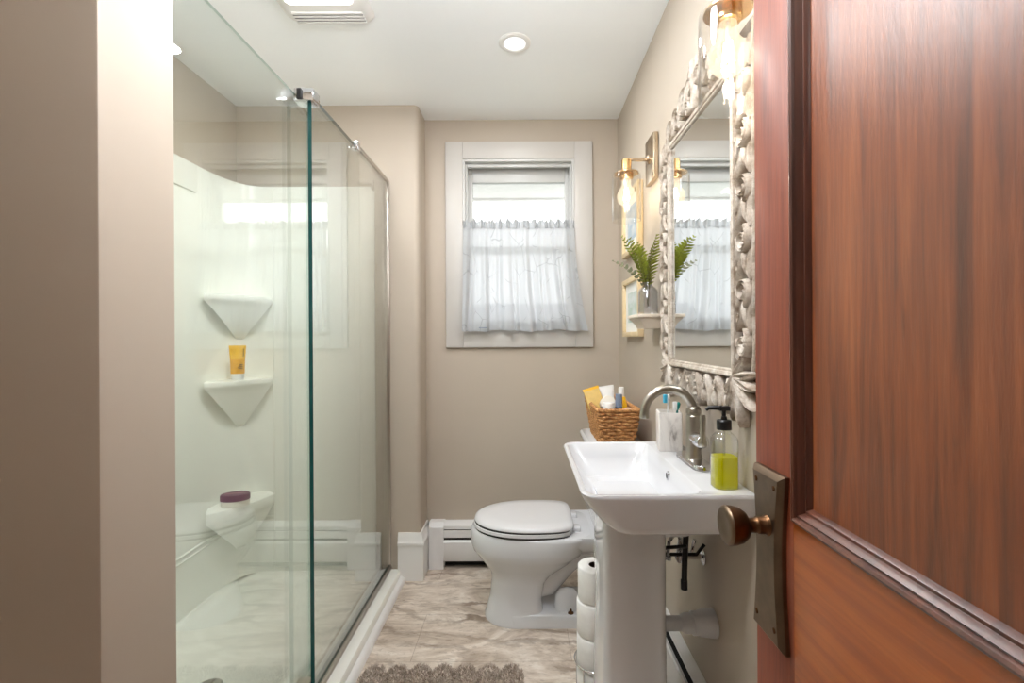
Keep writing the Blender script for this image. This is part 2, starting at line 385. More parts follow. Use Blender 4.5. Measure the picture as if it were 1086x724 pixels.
# ------------------------------------------------------------------ room shell
XR, YB, YBUMP, XL, ZC = 0.515, 2.554, 2.388, -1.450, 2.40
XBUMP, YP0, YP1, XP = -0.530, 0.742, 0.905, -0.668
YF = -0.02     # plane of the door wall
b = B(); box(b, XL-0.1, XR+0.1, -1.7, YB+0.15, -0.06, 0.0); struct(finish(b, 'floor', 'floor'), 'marbled beige vinyl tile bathroom floor', 'floor')
b = B(); box(b, XL-0.1, XR+0.1, -1.7, YB+0.15, ZC, ZC+0.06); struct(finish(b, 'ceiling', 'ceiling'), 'white painted bathroom ceiling', 'ceiling')
b = B(); box(b, XR, XR+0.1, -1.7, YB+0.15, 0, ZC); struct(finish(b, 'wall_right', 'paint'), 'taupe right wall behind the sink and mirror', 'wall')
WX0, WX1, WZ0, WZ1 = -0.3246, 0.2770, 1.262, 2.183      # window opening
b = B()
box(b, XBUMP, WX0, YB, YB+0.14, 0, ZC); box(b, WX1, XR, YB, YB+0.14, 0, ZC)
box(b, WX0, WX1, YB, YB+0.14, 0, WZ0); box(b, WX0, WX1, YB, YB+0.14, WZ1, ZC)
struct(finish(b, 'wall_back', 'paint'), 'taupe back wall around the window', 'wall')
b = B(); prism(b, [(XL, YB+0.14), (XL, YBUMP), (XBUMP-0.025, YBUMP)] + [(XBUMP-0.025+0.025*math.sin(a), YBUMP+0.025-0.025*math.cos(a)) for a in (0.4, 0.8, 1.2, PI/2)] + [(XBUMP, YB+0.14)], 0, ZC, 'Z')
struct(finish(b, 'wall_alcove', 'paint'), 'taupe boxed-out wall at the end of the shower', 'wall')
b = B(); box(b, XL-0.1, XL, -1.7, YB+0.15, 0, ZC); struct(finish(b, 'wall_left', 'paint'), 'taupe wall on the shower side', 'wall')
b = B(); box(b, XL, XP, YP0, YP1, 0, ZC, 0.004, 2); struct(finish(b, 'wall_partition', 'paint'), 'taupe wall end in front of the shower at the left', 'wall')
b = B(); box(b, XL, -0.42, YF-0.10, YF, 0, ZC); box(b, 0.45, XR, YF-0.10, YF, 0, ZC); box(b, -0.42, 0.45, YF-0.10, YF, 2.05, ZC)
struct(finish(b, 'wall_front', 'paint'), 'taupe wall around the doorway', 'wall')
b = B(); box(b, XL-0.1, XR+0.1, -1.8, -1.7, 0, ZC); struct(finish(b, 'wall_hall', 'paint'), 'taupe hallway wall', 'wall')
# baseboard around the boxed-out wall, with a moulded cap
def base_profile(h, d):   # (outward, z)
    return [(0, 0), (d, 0), (d, h-0.062), (d+0.005, h-0.058), (d+0.005, h-0.046), (d-0.001, h-0.038), (d-0.002, h-0.022), (d-0.009, h-0.006), (d-0.010, h), (0, h)]
def baseboard(name, path, h, d, label, side=1):
    bm = B(); rings = []
    n = len(path)
    for i, p in enumerate(path):
        p = Vector((p[0], p[1])); t0 = (p - Vector(path[i-1])).normalized() if i else None; t1 = (Vector(path[i+1]) - p).normalized() if i < n-1 else None
        t = t0 if t1 is None else t1 if t0 is None else (t0+t1).normalized()
        nn = Vector((t.y, -t.x))*side; k = 1.0 if (t0 is None or t1 is None) else 1/max(0.3, t.dot(t0))
        rings.append([Vector((p.x+nn.x*o*k, p.y+nn.y*o*k, z)) for o, z in base_profile(h, d)])
    loft(bm, rings); return struct(finish(bm, name, 'trim'), label, 'baseboard')
baseboard('baseboard_alcove', [(-0.640, YBUMP), (XBUMP, YBUMP), (XBUMP, YB)], 0.238, 0.018, 'tall white moulded baseboard on the boxed-out wall')
b = B(); prism(b, [(-0.626, 0.0), (-0.602, 0.0), (-0.6035, 0.011), (-0.609, 0.021), (-0.618, 0.027), (-0.626, 0.028)], YP1-0.1, YBUMP-0.02)
struct(finish(b, 'trim_1', 'trim'), 'white quarter round along the shower curb', 'trim')

# ------------------------------------------------------------------ window
win = thing('window_1', ((WX0+WX1)/2, YB, WZ0), 'white cased double hung window in the back wall', 'window'); win['kind'] = 'structure'
b = B(); f0 = YB-0.020; cw = 0.093
box(b, WX0-cw, WX0, f0, YB, WZ0-cw, WZ1+cw, 0.003); box(b, WX1, WX1+cw+0.004, f0, YB, WZ0-cw, WZ1+cw, 0.003)
box(b, WX0, WX1, f0, YB, WZ1, WZ1+cw, 0.003); box(b, WX0, WX1, f0, YB, WZ0-cw, WZ0, 0.003)
finish(b, 'window_casing', 'casing', win)
b = B()
JX0, JX1, JZ0, JZ1 = WX0+0.012, WX1-0.012, WZ0+0.012, WZ1-0.014
box(b, WX0, JX0, f0+0.004, YB+0.14, WZ0, WZ1, 0.002); box(b, JX1, WX1, f0+0.004, YB+0.14, WZ0, WZ1, 0.002)
box(b, JX0, JX1, f0+0.004, YB+0.14, JZ1, WZ1, 0.002); box(b, JX0, JX1, f0+0.004, YB+0.14, WZ0, JZ0, 0.002)
for x0, x1, z0, z1 in ((JX0, JX0+0.011, JZ0, JZ1), (JX1-0.011, JX1, JZ0, JZ1), (JX0+0.011, JX1-0.011, JZ1-0.020, JZ1)):   # stops
    box(b, x0, x1, YB+0.012, YB+0.034, z0, z1, 0.003)
finish(b, 'window_jamb', 'sashwhite', win)
def sash(y0, y1, z0, z1, bot, top):
    bm = B(); st = 0.032
    box(bm, JX0, JX0+st, y0, y1, z0, z1, 0.003); box(bm, JX1-st, JX1, y0, y1, z0, z1, 0.003)
    box(bm, JX0+st, JX1-st, y0, y1, z1-top, z1, 0.003); box(bm, JX0+st, JX1-st, y0, y1, z0, z0+bot, 0.003)
    s = finish(bm, 'window_sash', 'sashwhite', win)
    bm = B(); box(bm, JX0+st-0.004, JX1-st+0.004, (y0+y1)/2-0.002, (y0+y1)/2+0.002, z0+bot-0.004, z1-top+0.004); finish(bm, 'window_pane', 'glass', s, 0)
sash(YB+0.074, YB+0.106, 1.690, JZ1, 0.034, 0.085)
sash(YB+0.038, YB+0.070, JZ0, 1.722, 0.050, 0.034)
# outdoors
b = B(); box(b, -2.5, 2.5, YB+0.14, 3.16, 2.145, 2.19); box(b, -2.5, 2.5, 3.12, 3.16, 2.13, 2.30)
struct(finish(b, 'trim_2', 'soffit'), 'grey soffit of the roof above the window outside', 'soffit')
b = B(); box(b, -30, 30, 3.4, 60, -3.1, -3.0); struct(finish(b, 'ground', 'grass'), 'lawn outside the window', 'ground')
hs = thing('neighbouring_house', (1.5, 14.0, -3.0), 'pale sided house seen through the curtained window', 'house')
b = B(); box(b, -4.0, 7.0, 12.0, 18.0, -3.0, 0.7); finish(b, 'siding_wall', 'siding', hs)
b = B(); prism(b, [(11.6, 0.7), (15.0, 2.3), (18.4, 0.7)], -4.3, 7.3, 'X'); finish(b, 'roof', 'shingle', hs)
for x in (-1.6, 0.8, 3.2):
    b = B(); box(b, x, x+0.9, 11.95, 12.0, -0.9, 0.3); finish(b, 'house_window', 'greyblue', hs)

# ------------------------------------------------------------------ baseboard heaters
def heater(name, loc, label, x0, x1, y0, y1, along, endcap_lo=True, open_top=False):
    """long fin heater: along X (against back wall) or Y (against right wall)"""
    h = thing(name, loc, label, 'heater')
    H, Dp = 0.238, 0.064
    prof = [(0, 0.052), (0.0, H), (0.040, H), (Dp-0.006, H-0.012), (Dp-0.006, H-0.030), (0.018, H-0.030), (0.018, 0.052)]
    if open_top: prof = [(0, 0.052), (0.0, H), (0.034, H), (0.036, H-0.004), (0.034, H-0.008), (0.018, H-0.010), (0.018, 0.052)]
    front = [(Dp-0.004, 0.040), (Dp, 0.046), (Dp, H-0.098), (Dp-0.012, H-0.088), (Dp-0.016, H-0.090), (Dp-0.008, H-0.100), (Dp-0.008, 0.040)]
    if open_top: front = [(Dp-0.004, 0.040), (Dp, 0.046), (Dp, H-0.008), (Dp-0.006, H-0.002), (Dp-0.010, H-0.006), (Dp-0.008, H-0.020), (Dp-0.008, 0.040)]
    damper = [(Dp-0.014, H-0.078), (Dp-0.004, H-0.072), (Dp-0.004, H-0.036), (Dp-0.012, H-0.036)]
    if open_top: damper = [(0.040, H-0.030), (0.048, H-0.028), (0.048, H-0.026), (0.040, H-0.027)]
    def ext(poly, a, b_, nm, m):
        bm = B()
        if along == 'X': prism(bm, [(y1-o, z) for o, z in poly], a, b_, 'X')
        else: prism(bm, [(x1-o, z) for o, z in poly], a, b_, 'Y')
        return finish(bm, nm, m, h)
    a, e = (x0, x1) if along == 'X' else (y0, y1)
    ext(prof, a, e, 'back_panel', 'heater'); ext(front, a, e, 'front_cover', 'heater'); ext(damper, a, e, 'damper', 'heater')
    ext([(0.018, 0.05), (Dp-0.012, 0.05), (Dp-0.012, H-0.034), (0.018, H-0.034)], a+0.01, e-0.01, 'fin_element', 'black')
    cap = [(0, 0), (Dp+0.004, 0), (Dp+0.004, H-0.016), (0.042, H+0.004), (0, H+0.004)]
    ext(cap, a, a+0.078, 'end_cap', 'heater')
    if not endcap_lo: ext(cap, e-0.05, e, 'end_cap', 'heater')
    ext([(0.0, 0.0), (0.016, 0.0), (0.016, 0.05), (0.0, 0.05)], a, e, 'toe_gap_shade', 'black')  # black strip stands for the shade in the gap under the heater
    return h
heater('baseboard_heater', (0, YB-0.03, 0), 'white baseboard heater under the window behind the toilet', XBUMP+0.022, XR-0.002, 0, YB-0.001, 'X')
heater('baseboard_heater', (XR-0.03, 1.2, 0), 'white baseboard heater along the wall under the sink', 0, XR-0.001, 0.92, 1.80, 'Y', False, True)

# ------------------------------------------------------------------ shower
pan = thing('shower_pan', (-1.08, 1.65, 0), 'low white shower pan with a curb on the room side', 'shower pan')
PX0, PX1, PY0, PY1 = XL+0.004, -0.628, YP1+0.002, YBUMP-0.002
b = B(); rings = []
for off, z, r in ((0, 0.0, 0.01), (0, 0.048, 0.01), (0.004, 0.055, 0.012), (None, 0.055, 0.07), (None, 0.049, 0.07), (None, 0.038, 0.06), (None, 0.036, 0.05)):
    if off is not None: rings.append(rrect(PX0+off, PX1-off, PY0+off, PY1-off, r, z, 8))
    else:
        k = {0.055: 0.0, 0.049: 0.006, 0.038: 0.022, 0.036: 0.05}[z]
        rings.append(rrect(PX0+0.022+k, PX1-0.098-k, PY0+0.022+k, PY1-0.022-k, r, z, 8))
loft(b, rings); finish(b, 'pan_body', 'acrylic', pan, 40)
b = B(); lathe(b, (-1.08, 1.60, 0.0355), [(0.045, 0), (0.045, 0.003), (0.03, 0.004)]); finish(b, 'drain_cover', 'chrome', pan)

sur = thing('shower_surround', (-1.3, 1.65, 0.056), 'glossy white shower wall surround with moulded corner shelves', 'shower surround')
SX, SY = -1.433, 2.372        # inner faces
CA = (SX, 2.06); CB = (-1.262, SY)
def corner_curve(s):          # superelliptic fillet from left wall to back wall
    a = s*PI/2; p = 0.72
    return (CB[0] - (CB[0]-SX)*math.cos(PI/2-a)**0 * (1-math.sin(a)**(1.0)) if False else SX + (CB[0]-SX)*(1-math.cos(a)**p if a < PI/2 else 1), CA[1] + (SY-CA[1])*(math.sin(a)**p))
NS = 20
curve = [corner_curve(i/NS) for i in range(NS+1)]
z0s, z1s = 0.0555, 1.985
def wall_sheet(bm, poly_in, thick_dir, z0, z1):
    out = [(p[0]+d[0], p[1]+d[1]) for p, d in zip(poly_in, thick_dir)]
    poly = poly_in + out[::-1]
    loft(bm, [[Vector((x, y, z0)) for x, y in poly], [Vector((x, y, z1-0.006)) for x, y in poly], [Vector((x*0+x, y, z1)) for x, y in poly]])
b = B(); wall_sheet(b, [(SX, YP1+0.004), (SX, CA[1])], [(-0.014, 0)]*2, z0s, z1s)
box(b, SX-0.004, SX+0.009, YP1+0.02, CA[1]+0.002, z1s-0.125, z1s-0.003, 0.006)
finish(b, 'side_panel', 'acrylic', sur)
b = B(); wall_sheet(b, [(CB[0], SY), (-0.750, SY)], [(0, 0.013)]*2, z0s, z1s)
box(b, CB[0]-0.002, CB[0]+0.006, SY-0.004, SY+0.003, z0s, z1s-0.01, 0.0018)
finish(b, 'end_panel', 'acrylic', sur)
b = B(); wall_sheet(b, [(YP1 and -1.43, YP1+0.004), (-0.750, YP1+0.004)], [(0, -0.0015)]*2, z0s, z1s); finish(b, 'front_panel', 'acrylic', sur)
b = B(); dirs = [(-0.014*math.cos(i/NS*PI/2), 0.013*math.sin(i/NS*PI/2)) for i in range(NS+1)]
wall_sheet(b, curve, dirs, z0s, z1s)
finish(b, 'corner_panel', 'acrylic', sur, 50)
def shelf(zt, depth, lip, reach, name='corner_shelf'):
    def W(s): p = corner_curve(s); return Vector((p[0]-0.002, p[1]+0.002, 0))
    A = Vector((SX+0.004, CA[1]-0.012, 0)); C = Vector((CB[0]+0.01, SY-0.004, 0))
    def F(s):
        m = A.lerp(C, s); bulge = reach*(math.sin(PI*s)**0.55)
        return m + Vector((0.86, -0.5, 0))*bulge
    bm = B(); n = 22; rings = []
    prof = [(0.90, 0.0), (0.985, -0.003), (1.0, -0.010), (1.0, -lip*0.6), (0.97, -lip), (0.90, -lip-0.006)]
    prof += [(0.88*(1-t)**0.85 + 0.02, -lip-0.006-depth*t) for t in (0.15, 0.3, 0.45, 0.6, 0.75, 0.9, 1.0)]
    for k, z in prof:
        t = max(0, (-z-lip)/depth); lo = 0.08+0.38*t; hi = 0.95-0.36*t
        fr = [W(lerp(lo, hi, i/n)).lerp(F(lerp(lo, hi, i/n)), k) for i in range(n+1)]
        bk = [W(lerp(lo, hi, i/n)) for i in range(n, -1, -1)]
        rings.append([p+Vector((0, 0, zt+z)) for p in fr+bk])
    loft(bm, rings); return finish(bm, name, 'acrylic', sur, 55)
shelf(1.425, 0.17, 0.03, 0.030); shelf(1.030, 0.20, 0.030, 0.030); shelf(0.455, 0.20, 0.050, 0.05)
b = B(); tube(b, [(SX+0.001, YP1+0.03, 0.315)]+[(SX+0.001, y, 0.315) for y in (1.4, 1.9)] + [(p[0]+0.001, p[1]-0.001, 0.315+0.015*i/NS) for i, p in enumerate(curve)], 0.006, 8)
tube(b, [(SX+0.001, YP1+0.03, 0.290)]+[(SX+0.001, y, 0.290) for y in (1.4, 1.9)] + [(p[0]+0.001, p[1]-0.001, 0.290+0.02*i/NS) for i, p in enumerate(curve)], 0.005, 8)
finish(b, 'moulded_ledge', 'acrylic', sur, 60)

scr = thing('shower_screen', (-0.70, 1.65, 0.056), 'frameless two panel sliding glass shower screen', 'shower screen')
def glass_panel(name, x, t, y0, y1, z0, z1, edge='glassedge'):
    bm = B(); box(bm, x-t/2, x+t/2, y0, y1, z0, z1)
    for f in bm.faces: f.material_index = 0 if abs(f.normal.x) > 0.9 else 1
    return finish(bm, name, ['showerglass', edge], scr, 0)
glass_panel('sliding_panel', -0.728, 0.008, YP1+0.004, 1.590, 0.082, 2.000, 'glassedgefaint')
glass_panel('fixed_panel', -0.690, 0.013, 1.528, YBUMP-0.006, 0.070, 2.012)
b = B()
box(b, -0.7025, -0.6775, 1.930, YBUMP-0.004, 2.006, 2.022, 0.002); finish(b, 'top_channel', 'railmetal', scr)
b = B(); box(b, -0.703, -0.677, YBUMP-0.016, YBUMP-0.001, 0.060, 2.020, 0.002); finish(b, 'wall_channel', 'railmetal', scr)
b = B(); box(b, -0.742, -0.674, YP1+0.002, YBUMP-0.004, 0.0555, 0.066, 0.002)
box(b, -0.712, -0.704, YP1+0.002, YBUMP-0.004, 0.064, 0.082, 0.001); box(b, -0.682, -0.676, YP1+0.002, YBUMP-0.004, 0.064, 0.080, 0.001); finish(b, 'bottom_track', 'railmetal', scr)
b = B(); box(b, -0.735, -0.672, 1.512, 1.565, 1.985, 2.026, 0.003); finish(b, 'panel_clamp', 'chrome', scr)
b = B(); box(b, -0.722, -0.708, 1.505, 1.515, 1.988, 2.022, 0.001); finish(b, 'clamp_gasket', 'black', scr)
b = B(); box(b, -0.706, -0.674, 1.925, 1.960, 1.996, 2.028, 0.003); finish(b, 'rail_clip', 'chrome', scr)
b = B(); box(b, -0.742, -0.698, 1.500, 1.548, 0.066, 0.112, 0.003); finish(b, 'door_guide', 'railmetal', scr)
b = B(); box(b, -0.83, -0.748, YBUMP-0.030, YBUMP-0.018, 1.998, 2.010, 0.002); box(b, -0.760, -0.748, YBUMP-0.034, YBUMP-0.014, 1.965, 2.012, 0.002); finish(b, 'support_bar', 'railmetal', sur)

# toiletries in the shower
tb = thing('lotion_tube', (-1.345, 2.215, 1.031), 'yellow squeeze tube with white cap on the middle shower shelf', 'tube')
cx, cy, z = -1.345, 2.215, 1.031; ca, sa = math.cos(0.45), math.sin(0.45)
def rotp(px, py, pz): return Vector((cx+px*ca-py*sa, cy+px*sa+py*ca, z+pz))
def ell(wx, wy, pz, n=28): return [rotp(wx*math.cos(2*PI*k/n), wy*math.sin(2*PI*k/n), pz) for k in range(n)]
b = B(); loft(b, [ell(0.026, 0.018, 0), ell(0.0275, 0.0195, 0.003), ell(0.0275, 0.0195, 0.026), ell(0.026, 0.018, 0.028)]); finish(b, 'cap', 'whiteplastic', tb)
b = B(); loft(b, [ell(0.0285, 0.0205, 0.028), ell(0.029, 0.021, 0.032), ell(0.031, 0.016, 0.095)], cap1=True); finish(b, 'lower_tube', 'amber', tb)
b = B(); loft(b, [ell(0.031, 0.016, 0.095), ell(0.034, 0.007, 0.14), ell(0.0355, 0.002, 0.152), ell(0.0355, 0.002, 0.160)]); finish(b, 'upper_tube', 'yellow', tb)
b = B()
for i in range(3):
    q = [(0.001+0.004*i, 0.056+0.007*i), (0.022, 0.050+0.009*i), (0.022, 0.053+0.009*i), (0.003+0.004*i, 0.059+0.007*i)]
    loft(b, [[rotp(px, -0.0215, pz) for px, pz in q], [rotp(px, -0.0150, pz) for px, pz in q]])
finish(b, 'printed_text', 'ink', tb)
b = B(); q = [(0.0225, 0.108), (0.0255, 0.108), (0.0265, 0.145), (0.0240, 0.145)]
loft(b, [[rotp(px, -0.0120, pz) for px, pz in q], [rotp(px, -0.0060, pz) for px, pz in q]])
finish(b, 'printed_mark', 'ink', tb)
tn = thing('soap_tin', (-1.335, 2.175, 0.456), 'oval plum lidded tin on the lowest shower shelf', 'tin')
cx, cy, z = -1.335, 2.175, 0.456; ca, sa = math.cos(0.25), math.sin(0.25)
b = B(); loft(b, [ell(0.058, 0.038, 0, 40), ell(0.060, 0.040, 0.003, 40), ell(0.060, 0.040, 0.026, 40)]); finish(b, 'tin_base', 'cream', tn)
b = B(); loft(b, [ell(0.062, 0.042, 0.026, 40), ell(0.062, 0.042, 0.048, 40), ell(0.059, 0.039, 0.053, 40), ell(0.050, 0.031, 0.054, 40)]); finish(b, 'lid', 'plum', tn)
b = B()
for i in range(9):
    x = -0.035+0.008*i; tube(b, [rotp(x, -0.012+0.006*(i % 3), 0.0542), rotp(x+0.004, 0.004+0.004*(i % 2), 0.0546), rotp(x+0.008, -0.008, 0.0542)], 0.0012, 6)
finish(b, 'lid_lettering', 'pinkink', tn)

# ------------------------------------------------------------------ toilet
TW, TC = XR-0.004, 2.100     # wall side, centre line
toi = thing('toilet', (TW-0.4, TC, 0), 'white two piece toilet with closed lid facing left', 'toilet')
def U(u, v, z): return Vector((TW-u, TC+v, z))
def egg(uf, ub, hw, z, n=56, pw=2.12, ub_pw=2.0):
    um = lerp(ub, uf, 0.42); P = []
    for k in range(n):
        a = 2*PI*k/n; c, s = math.cos(a), math.sin(a); p = pw if c > 0 else ub_pw
        r = (abs(c)**p+abs(s)**p)**(-1/p)
        P.append(U(um + (uf-um if c > 0 else um-ub)*r*c, hw*r*s*(1.0 if c > 0 else 1-0.10*min(1, -r*c)**2), z))
    return P
b = B(); loft(b, [egg(0.690, 0.430, 0.124, 0.0, ub_pw=8), egg(0.690, 0.430, 0.124, 0.010, ub_pw=8), egg(0.682, 0.432, 0.119, 0.026, ub_pw=7), egg(0.665, 0.438, 0.112, 0.10, ub_pw=5), egg(0.660, 0.42, 0.111, 0.17, ub_pw=4), egg(0.666, 0.39, 0.116, 0.200, ub_pw=3.5),
   egg(0.688, 0.34, 0.136, 0.232, ub_pw=3), egg(0.712, 0.30, 0.156, 0.262, ub_pw=3), egg(0.728, 0.28, 0.168, 0.284, ub_pw=3), egg(0.742, 0.26, 0.178, 0.300, ub_pw=3.5), egg(0.748, 0.25, 0.182, 0.322, ub_pw=3.8), egg(0.750, 0.24, 0.183, 0.35, ub_pw=4), egg(0.750, 0.22, 0.184, 0.378, ub_pw=5), egg(0.746, 0.22, 0.181, 0.390, ub_pw=5), egg(0.738, 0.23, 0.173, 0.394, ub_pw=5)])
finish(b, 'bowl', 'porcelain', toi, 60)
b = B()
tube(b, [U(0.50, 0, 0.13), U(0.42, 0, 0.15), U(0.34, 0, 0.235), U(0.26, 0, 0.29), U(0.20, 0, 0.285), U(0.165, 0, 0.22), U(0.18, 0, 0.13), U(0.22, 0, 0.02)], [0.07, 0.072, 0.066, 0.062, 0.06, 0.058, 0.06, 0.064], 22)
lathe(b, U(0.330, -0.060, 0.05), [(0.0, 0), (0.055, 0.0), (0.055, 0.02), (0.05, 0.06), (0.03, 0.085), (0.0, 0.092)], 'Z', 26, False, False, sx=1.0, sy=0.55)
finish(b, 'trapway', 'porcelain', toi, 60)
b = B(); loft(b, [rrect(TW-0.60, TW-0.14, TC-w_, TC+w_, 0.05, z, 8) for z, w_ in ((0.0, 0.124), (0.010, 0.124), (0.026, 0.1195), (0.046, 0.118))] + [rrect(TW-0.596, TW-0.144, TC-0.113, TC+0.113, 0.048, 0.052, 8)]); finish(b, 'foot', 'porcelain', toi, 50)
b = B(); loft(b, [rrect(TW-0.34, TW-0.04, TC-0.10, TC+0.10, 0.05, 0.30, 6), rrect(TW-0.36, TW-0.02, TC-0.15, TC+0.15, 0.05, 0.345, 6), rrect(TW-0.37, TW-0.01, TC-0.165, TC+0.165, 0.05, 0.375, 6), rrect(TW-0.37, TW-0.01, TC-0.162, TC+0.162, 0.05, 0.393, 6)]); finish(b, 'deck', 'porcelain', toi, 50)
b = B()
loft(b, [rrect(TW-0.205, TW-0.012, TC-0.195, TC+0.195, 0.035, 0.392, 6), rrect(TW-0.215, TW-0.008, TC-0.205, TC+0.205, 0.035, 0.41, 6), rrect(TW-0.228, TW-0.006, TC-0.215, TC+0.215, 0.035, 0.737, 6)]); finish(b, 'tank', 'porcelain', toi, 50)
b = B(); loft(b, [rrect(TW-0.236, TW-0.003, TC-0.222, TC+0.222, 0.035, 0.738, 6), rrect(TW-0.241, TW-0.001, TC-0.226, TC+0.226, 0.036, 0.745, 6), rrect(TW-0.241, TW-0.001, TC-0.226, TC+0.226, 0.036, 0.764, 6), rrect(TW-0.234, TW-0.006, TC-0.220, TC+0.220, 0.034, 0.772, 6)]); finish(b, 'tank_lid', 'porcelain', toi, 50)
b = B(); loft(b, [egg(0.733, 0.312, 0.178, 0.399, ub_pw=7), egg(0.739, 0.310, 0.183, 0.403, ub_pw=7), egg(0.737, 0.310, 0.182, 0.414, ub_pw=7), egg(0.728, 0.312, 0.174, 0.417, ub_pw=7)]); finish(b, 'seat', 'seatplastic', toi, 50)
b = B(); loft(b, [egg(0.7335, 0.313, 0.1775, 0.393, ub_pw=7), egg(0.7335, 0.313, 0.1775, 0.424, ub_pw=7)]); finish(b, 'seat_gap_shade', 'rubber', toi, 50)  # black ring stands for the shaded gaps between rim, seat and lid
b = B(); loft(b, [egg(0.728, 0.306, 0.177, 0.4205, ub_pw=7), egg(0.733, 0.304, 0.182, 0.425, ub_pw=7), egg(0.730, 0.304, 0.180, 0.434, ub_pw=7), egg(0.716, 0.308, 0.168, 0.440, ub_pw=7), egg(0.66, 0.33, 0.12, 0.443, ub_pw=6)]); finish(b, 'lid', 'seatplastic', toi, 55)
for s in (-1, 1):
    b = B(); loft(b, [rrect(TW-0.318, TW-0.272, TC+s*0.075-0.022, TC+s*0.075+0.022, 0.012, zz, 5) for zz in (0.393, 0.408)] + [rrect(TW-0.314, TW-0.276, TC+s*0.075-0.018, TC+s*0.075+0.018, 0.010, 0.413, 5)]); finish(b, 'hinge', 'seatplastic', toi, 50)
b = B(); lathe(b, U(0.318, -0.101, 0.052), [(0.013, 0), (0.012, 0.003), (0.006, 0.004), (0.005, 0.016), (0.002, 0.018)], 'Z', 16); finish(b, 'floor_bolt', 'bronze_dark', toi)
b = B(); tube(b, [U(0.232, -0.15, 0.69), U(0.25, -0.15, 0.69)], 0.012, 16); box(b, TW-0.258, TW-0.248, TC-0.16, TC-0.08, 0.683, 0.697, 0.003); finish(b, 'flush_lever', 'chrome', toi)

# ------------------------------------------------------------------ pedestal sink
SZ, SD = 0.870, 1.310
snk = thing('pedestal_sink', (0.30, SD, 0), 'white rectangular pedestal sink in front of the toilet', 'sink')
b = B(); X1 = XR-0.001
W_ = 0.006
R = [rrect(0.235, X1-0.06, SD-0.085, SD+0.085, 0.05, 0.700), rrect(0.235, X1-0.03, SD-0.10, SD+0.10, 0.05, 0.745), rrect(0.225, X1-0.02, SD-0.20, SD+0.20, 0.05, 0.777),
     rrect(0.206, X1-0.002, SD-0.254, SD+0.254, 0.05, 0.777, 6, W_), rrect(0.196, X1, SD-0.2595, SD+0.2595, 0.05, 0.781, 6, W_), rrect(0.180, X1, SD-0.263, SD+0.263, 0.05, 0.795, 6, W_), rrect(0.158, X1, SD-0.266, SD+0.266, 0.05, 0.818, 6, W_), rrect(0.140, X1, SD-0.270, SD+0.270, 0.048, 0.842, 6, W_), rrect(0.130, X1, SD-0.272, SD+0.272, 0.046, 0.860, 6, W_),
     rrect(0.128, X1, SD-0.2725, SD+0.2725, 0.046, 0.866, 6, W_), rrect(0.131, X1-0.002, SD-0.270, SD+0.270, 0.044, SZ, 6, W_), rrect(0.139, 0.406, SD-0.259, SD+0.259, 0.034, SZ), rrect(0.143, 0.402, SD-0.255, SD+0.255, 0.034, SZ-0.003),
     rrect(0.155, 0.396, SD-0.243, SD+0.243, 0.045, 0.83), rrect(0.172, 0.388, SD-0.222, SD+0.222, 0.055, 0.795), rrect(0.195, 0.372, SD-0.185, SD+0.185, 0.07, 0.768), rrect(0.22, 0.35, SD-0.13, SD+0.13, 0.06, 0.757), rrect(0.25, 0.325, SD-0.06, SD+0.06, 0.035, 0.754)]
loft(b, R); finish(b, 'basin', 'porcelain', snk, 50)
b = B()
def pr(k, z, e=0.0): return rrect(0.205-e+k, 0.368, SD-0.095-e+k, SD+0.095+e-k, 0.022, z, 6)
loft(b, [pr(-0.004, 0.0, 0.012), pr(-0.004, 0.05, 0.012), pr(0, 0.10, 0.006), pr(0, 0.5), pr(0, 0.70, 0.002), pr(0, 0.79, 0.004)]); finish(b, 'pedestal', 'porcelain', snk, 50)
b = B(); lathe(b, (0.3945, 1.30, 0.838), [(0.012, 0.004), (0.012, -0.002), (0.008, -0.003), (0.008, 0.002)], 'X', 20, False, False, sx=0.9, sy=1.0); finish(b, 'overflow_ring', 'chrome', snk)
b = B(); lathe(b, (0.3945, 1.30, 0.838), [(0.0082, -0.0015), (0.0082, 0.003)], 'X', 20); finish(b, 'overflow_hole', 'black', snk)
b = B(); lathe(b, (0.288, SD, 0.7545), [(0.026, 0), (0.026, 0.002), (0.018, 0.003)], 'Z', 24); finish(b, 'drain', 'chrome', snk)

fx, fy = 0.470, 1.310
fau = thing('faucet', (fx, fy, SZ), 'brushed nickel gooseneck faucet on the sink deck', 'faucet')
b = B()
loft(b, [rrect(fx-0.027, fx+0.027, fy-0.092, fy+0.088, 0.0265, z, 8) for z in (SZ+0.0005, SZ+0.010)] + [rrect(fx-0.024, fx+0.024, fy-0.089, fy+0.085, 0.0235, SZ+0.014, 8)]); finish(b, 'base_plate', 'chrome', fau, 40)
b = B(); lathe(b, (fx, fy, SZ+0.013), [(0.025, 0), (0.0225, 0.006), (0.0205, 0.014), (0.0205, 0.118), (0.019, 0.120), (0.019, 0.123), (0.0205, 0.125), (0.0205, 0.136), (0.017, 0.142), (0.0125, 0.145)], 'Z', 32); finish(b, 'body', 'nickel', fau)
b = B(); ra = 0.068; zc_ = 1.008
pts = [(fx, fy, SZ+0.14), (fx, fy, zc_-0.005)] + [(fx-ra+ra*math.cos(a), fy, zc_+ra*math.sin(a)) for a in [PI*k/22 for k in range(0, 23)]] + [(fx-2*ra-0.001, fy, zc_-0.012), (fx-2*ra-0.001, fy, zc_-0.014)]
tube(b, pts, [0.0125]*(len(pts)-2)+[0.0135, 0.0115], 20); finish(b, 'spout', 'nickel', fau, 50)
b = B(); lathe(b, (fx, fy-0.015, 0.942), [(0.017, 0), (0.017, -0.022), (0.019, -0.024), (0.019, -0.048), (0.015, -0.055)], 'Y', 26); finish(b, 'valve_body', 'chrome', fau)
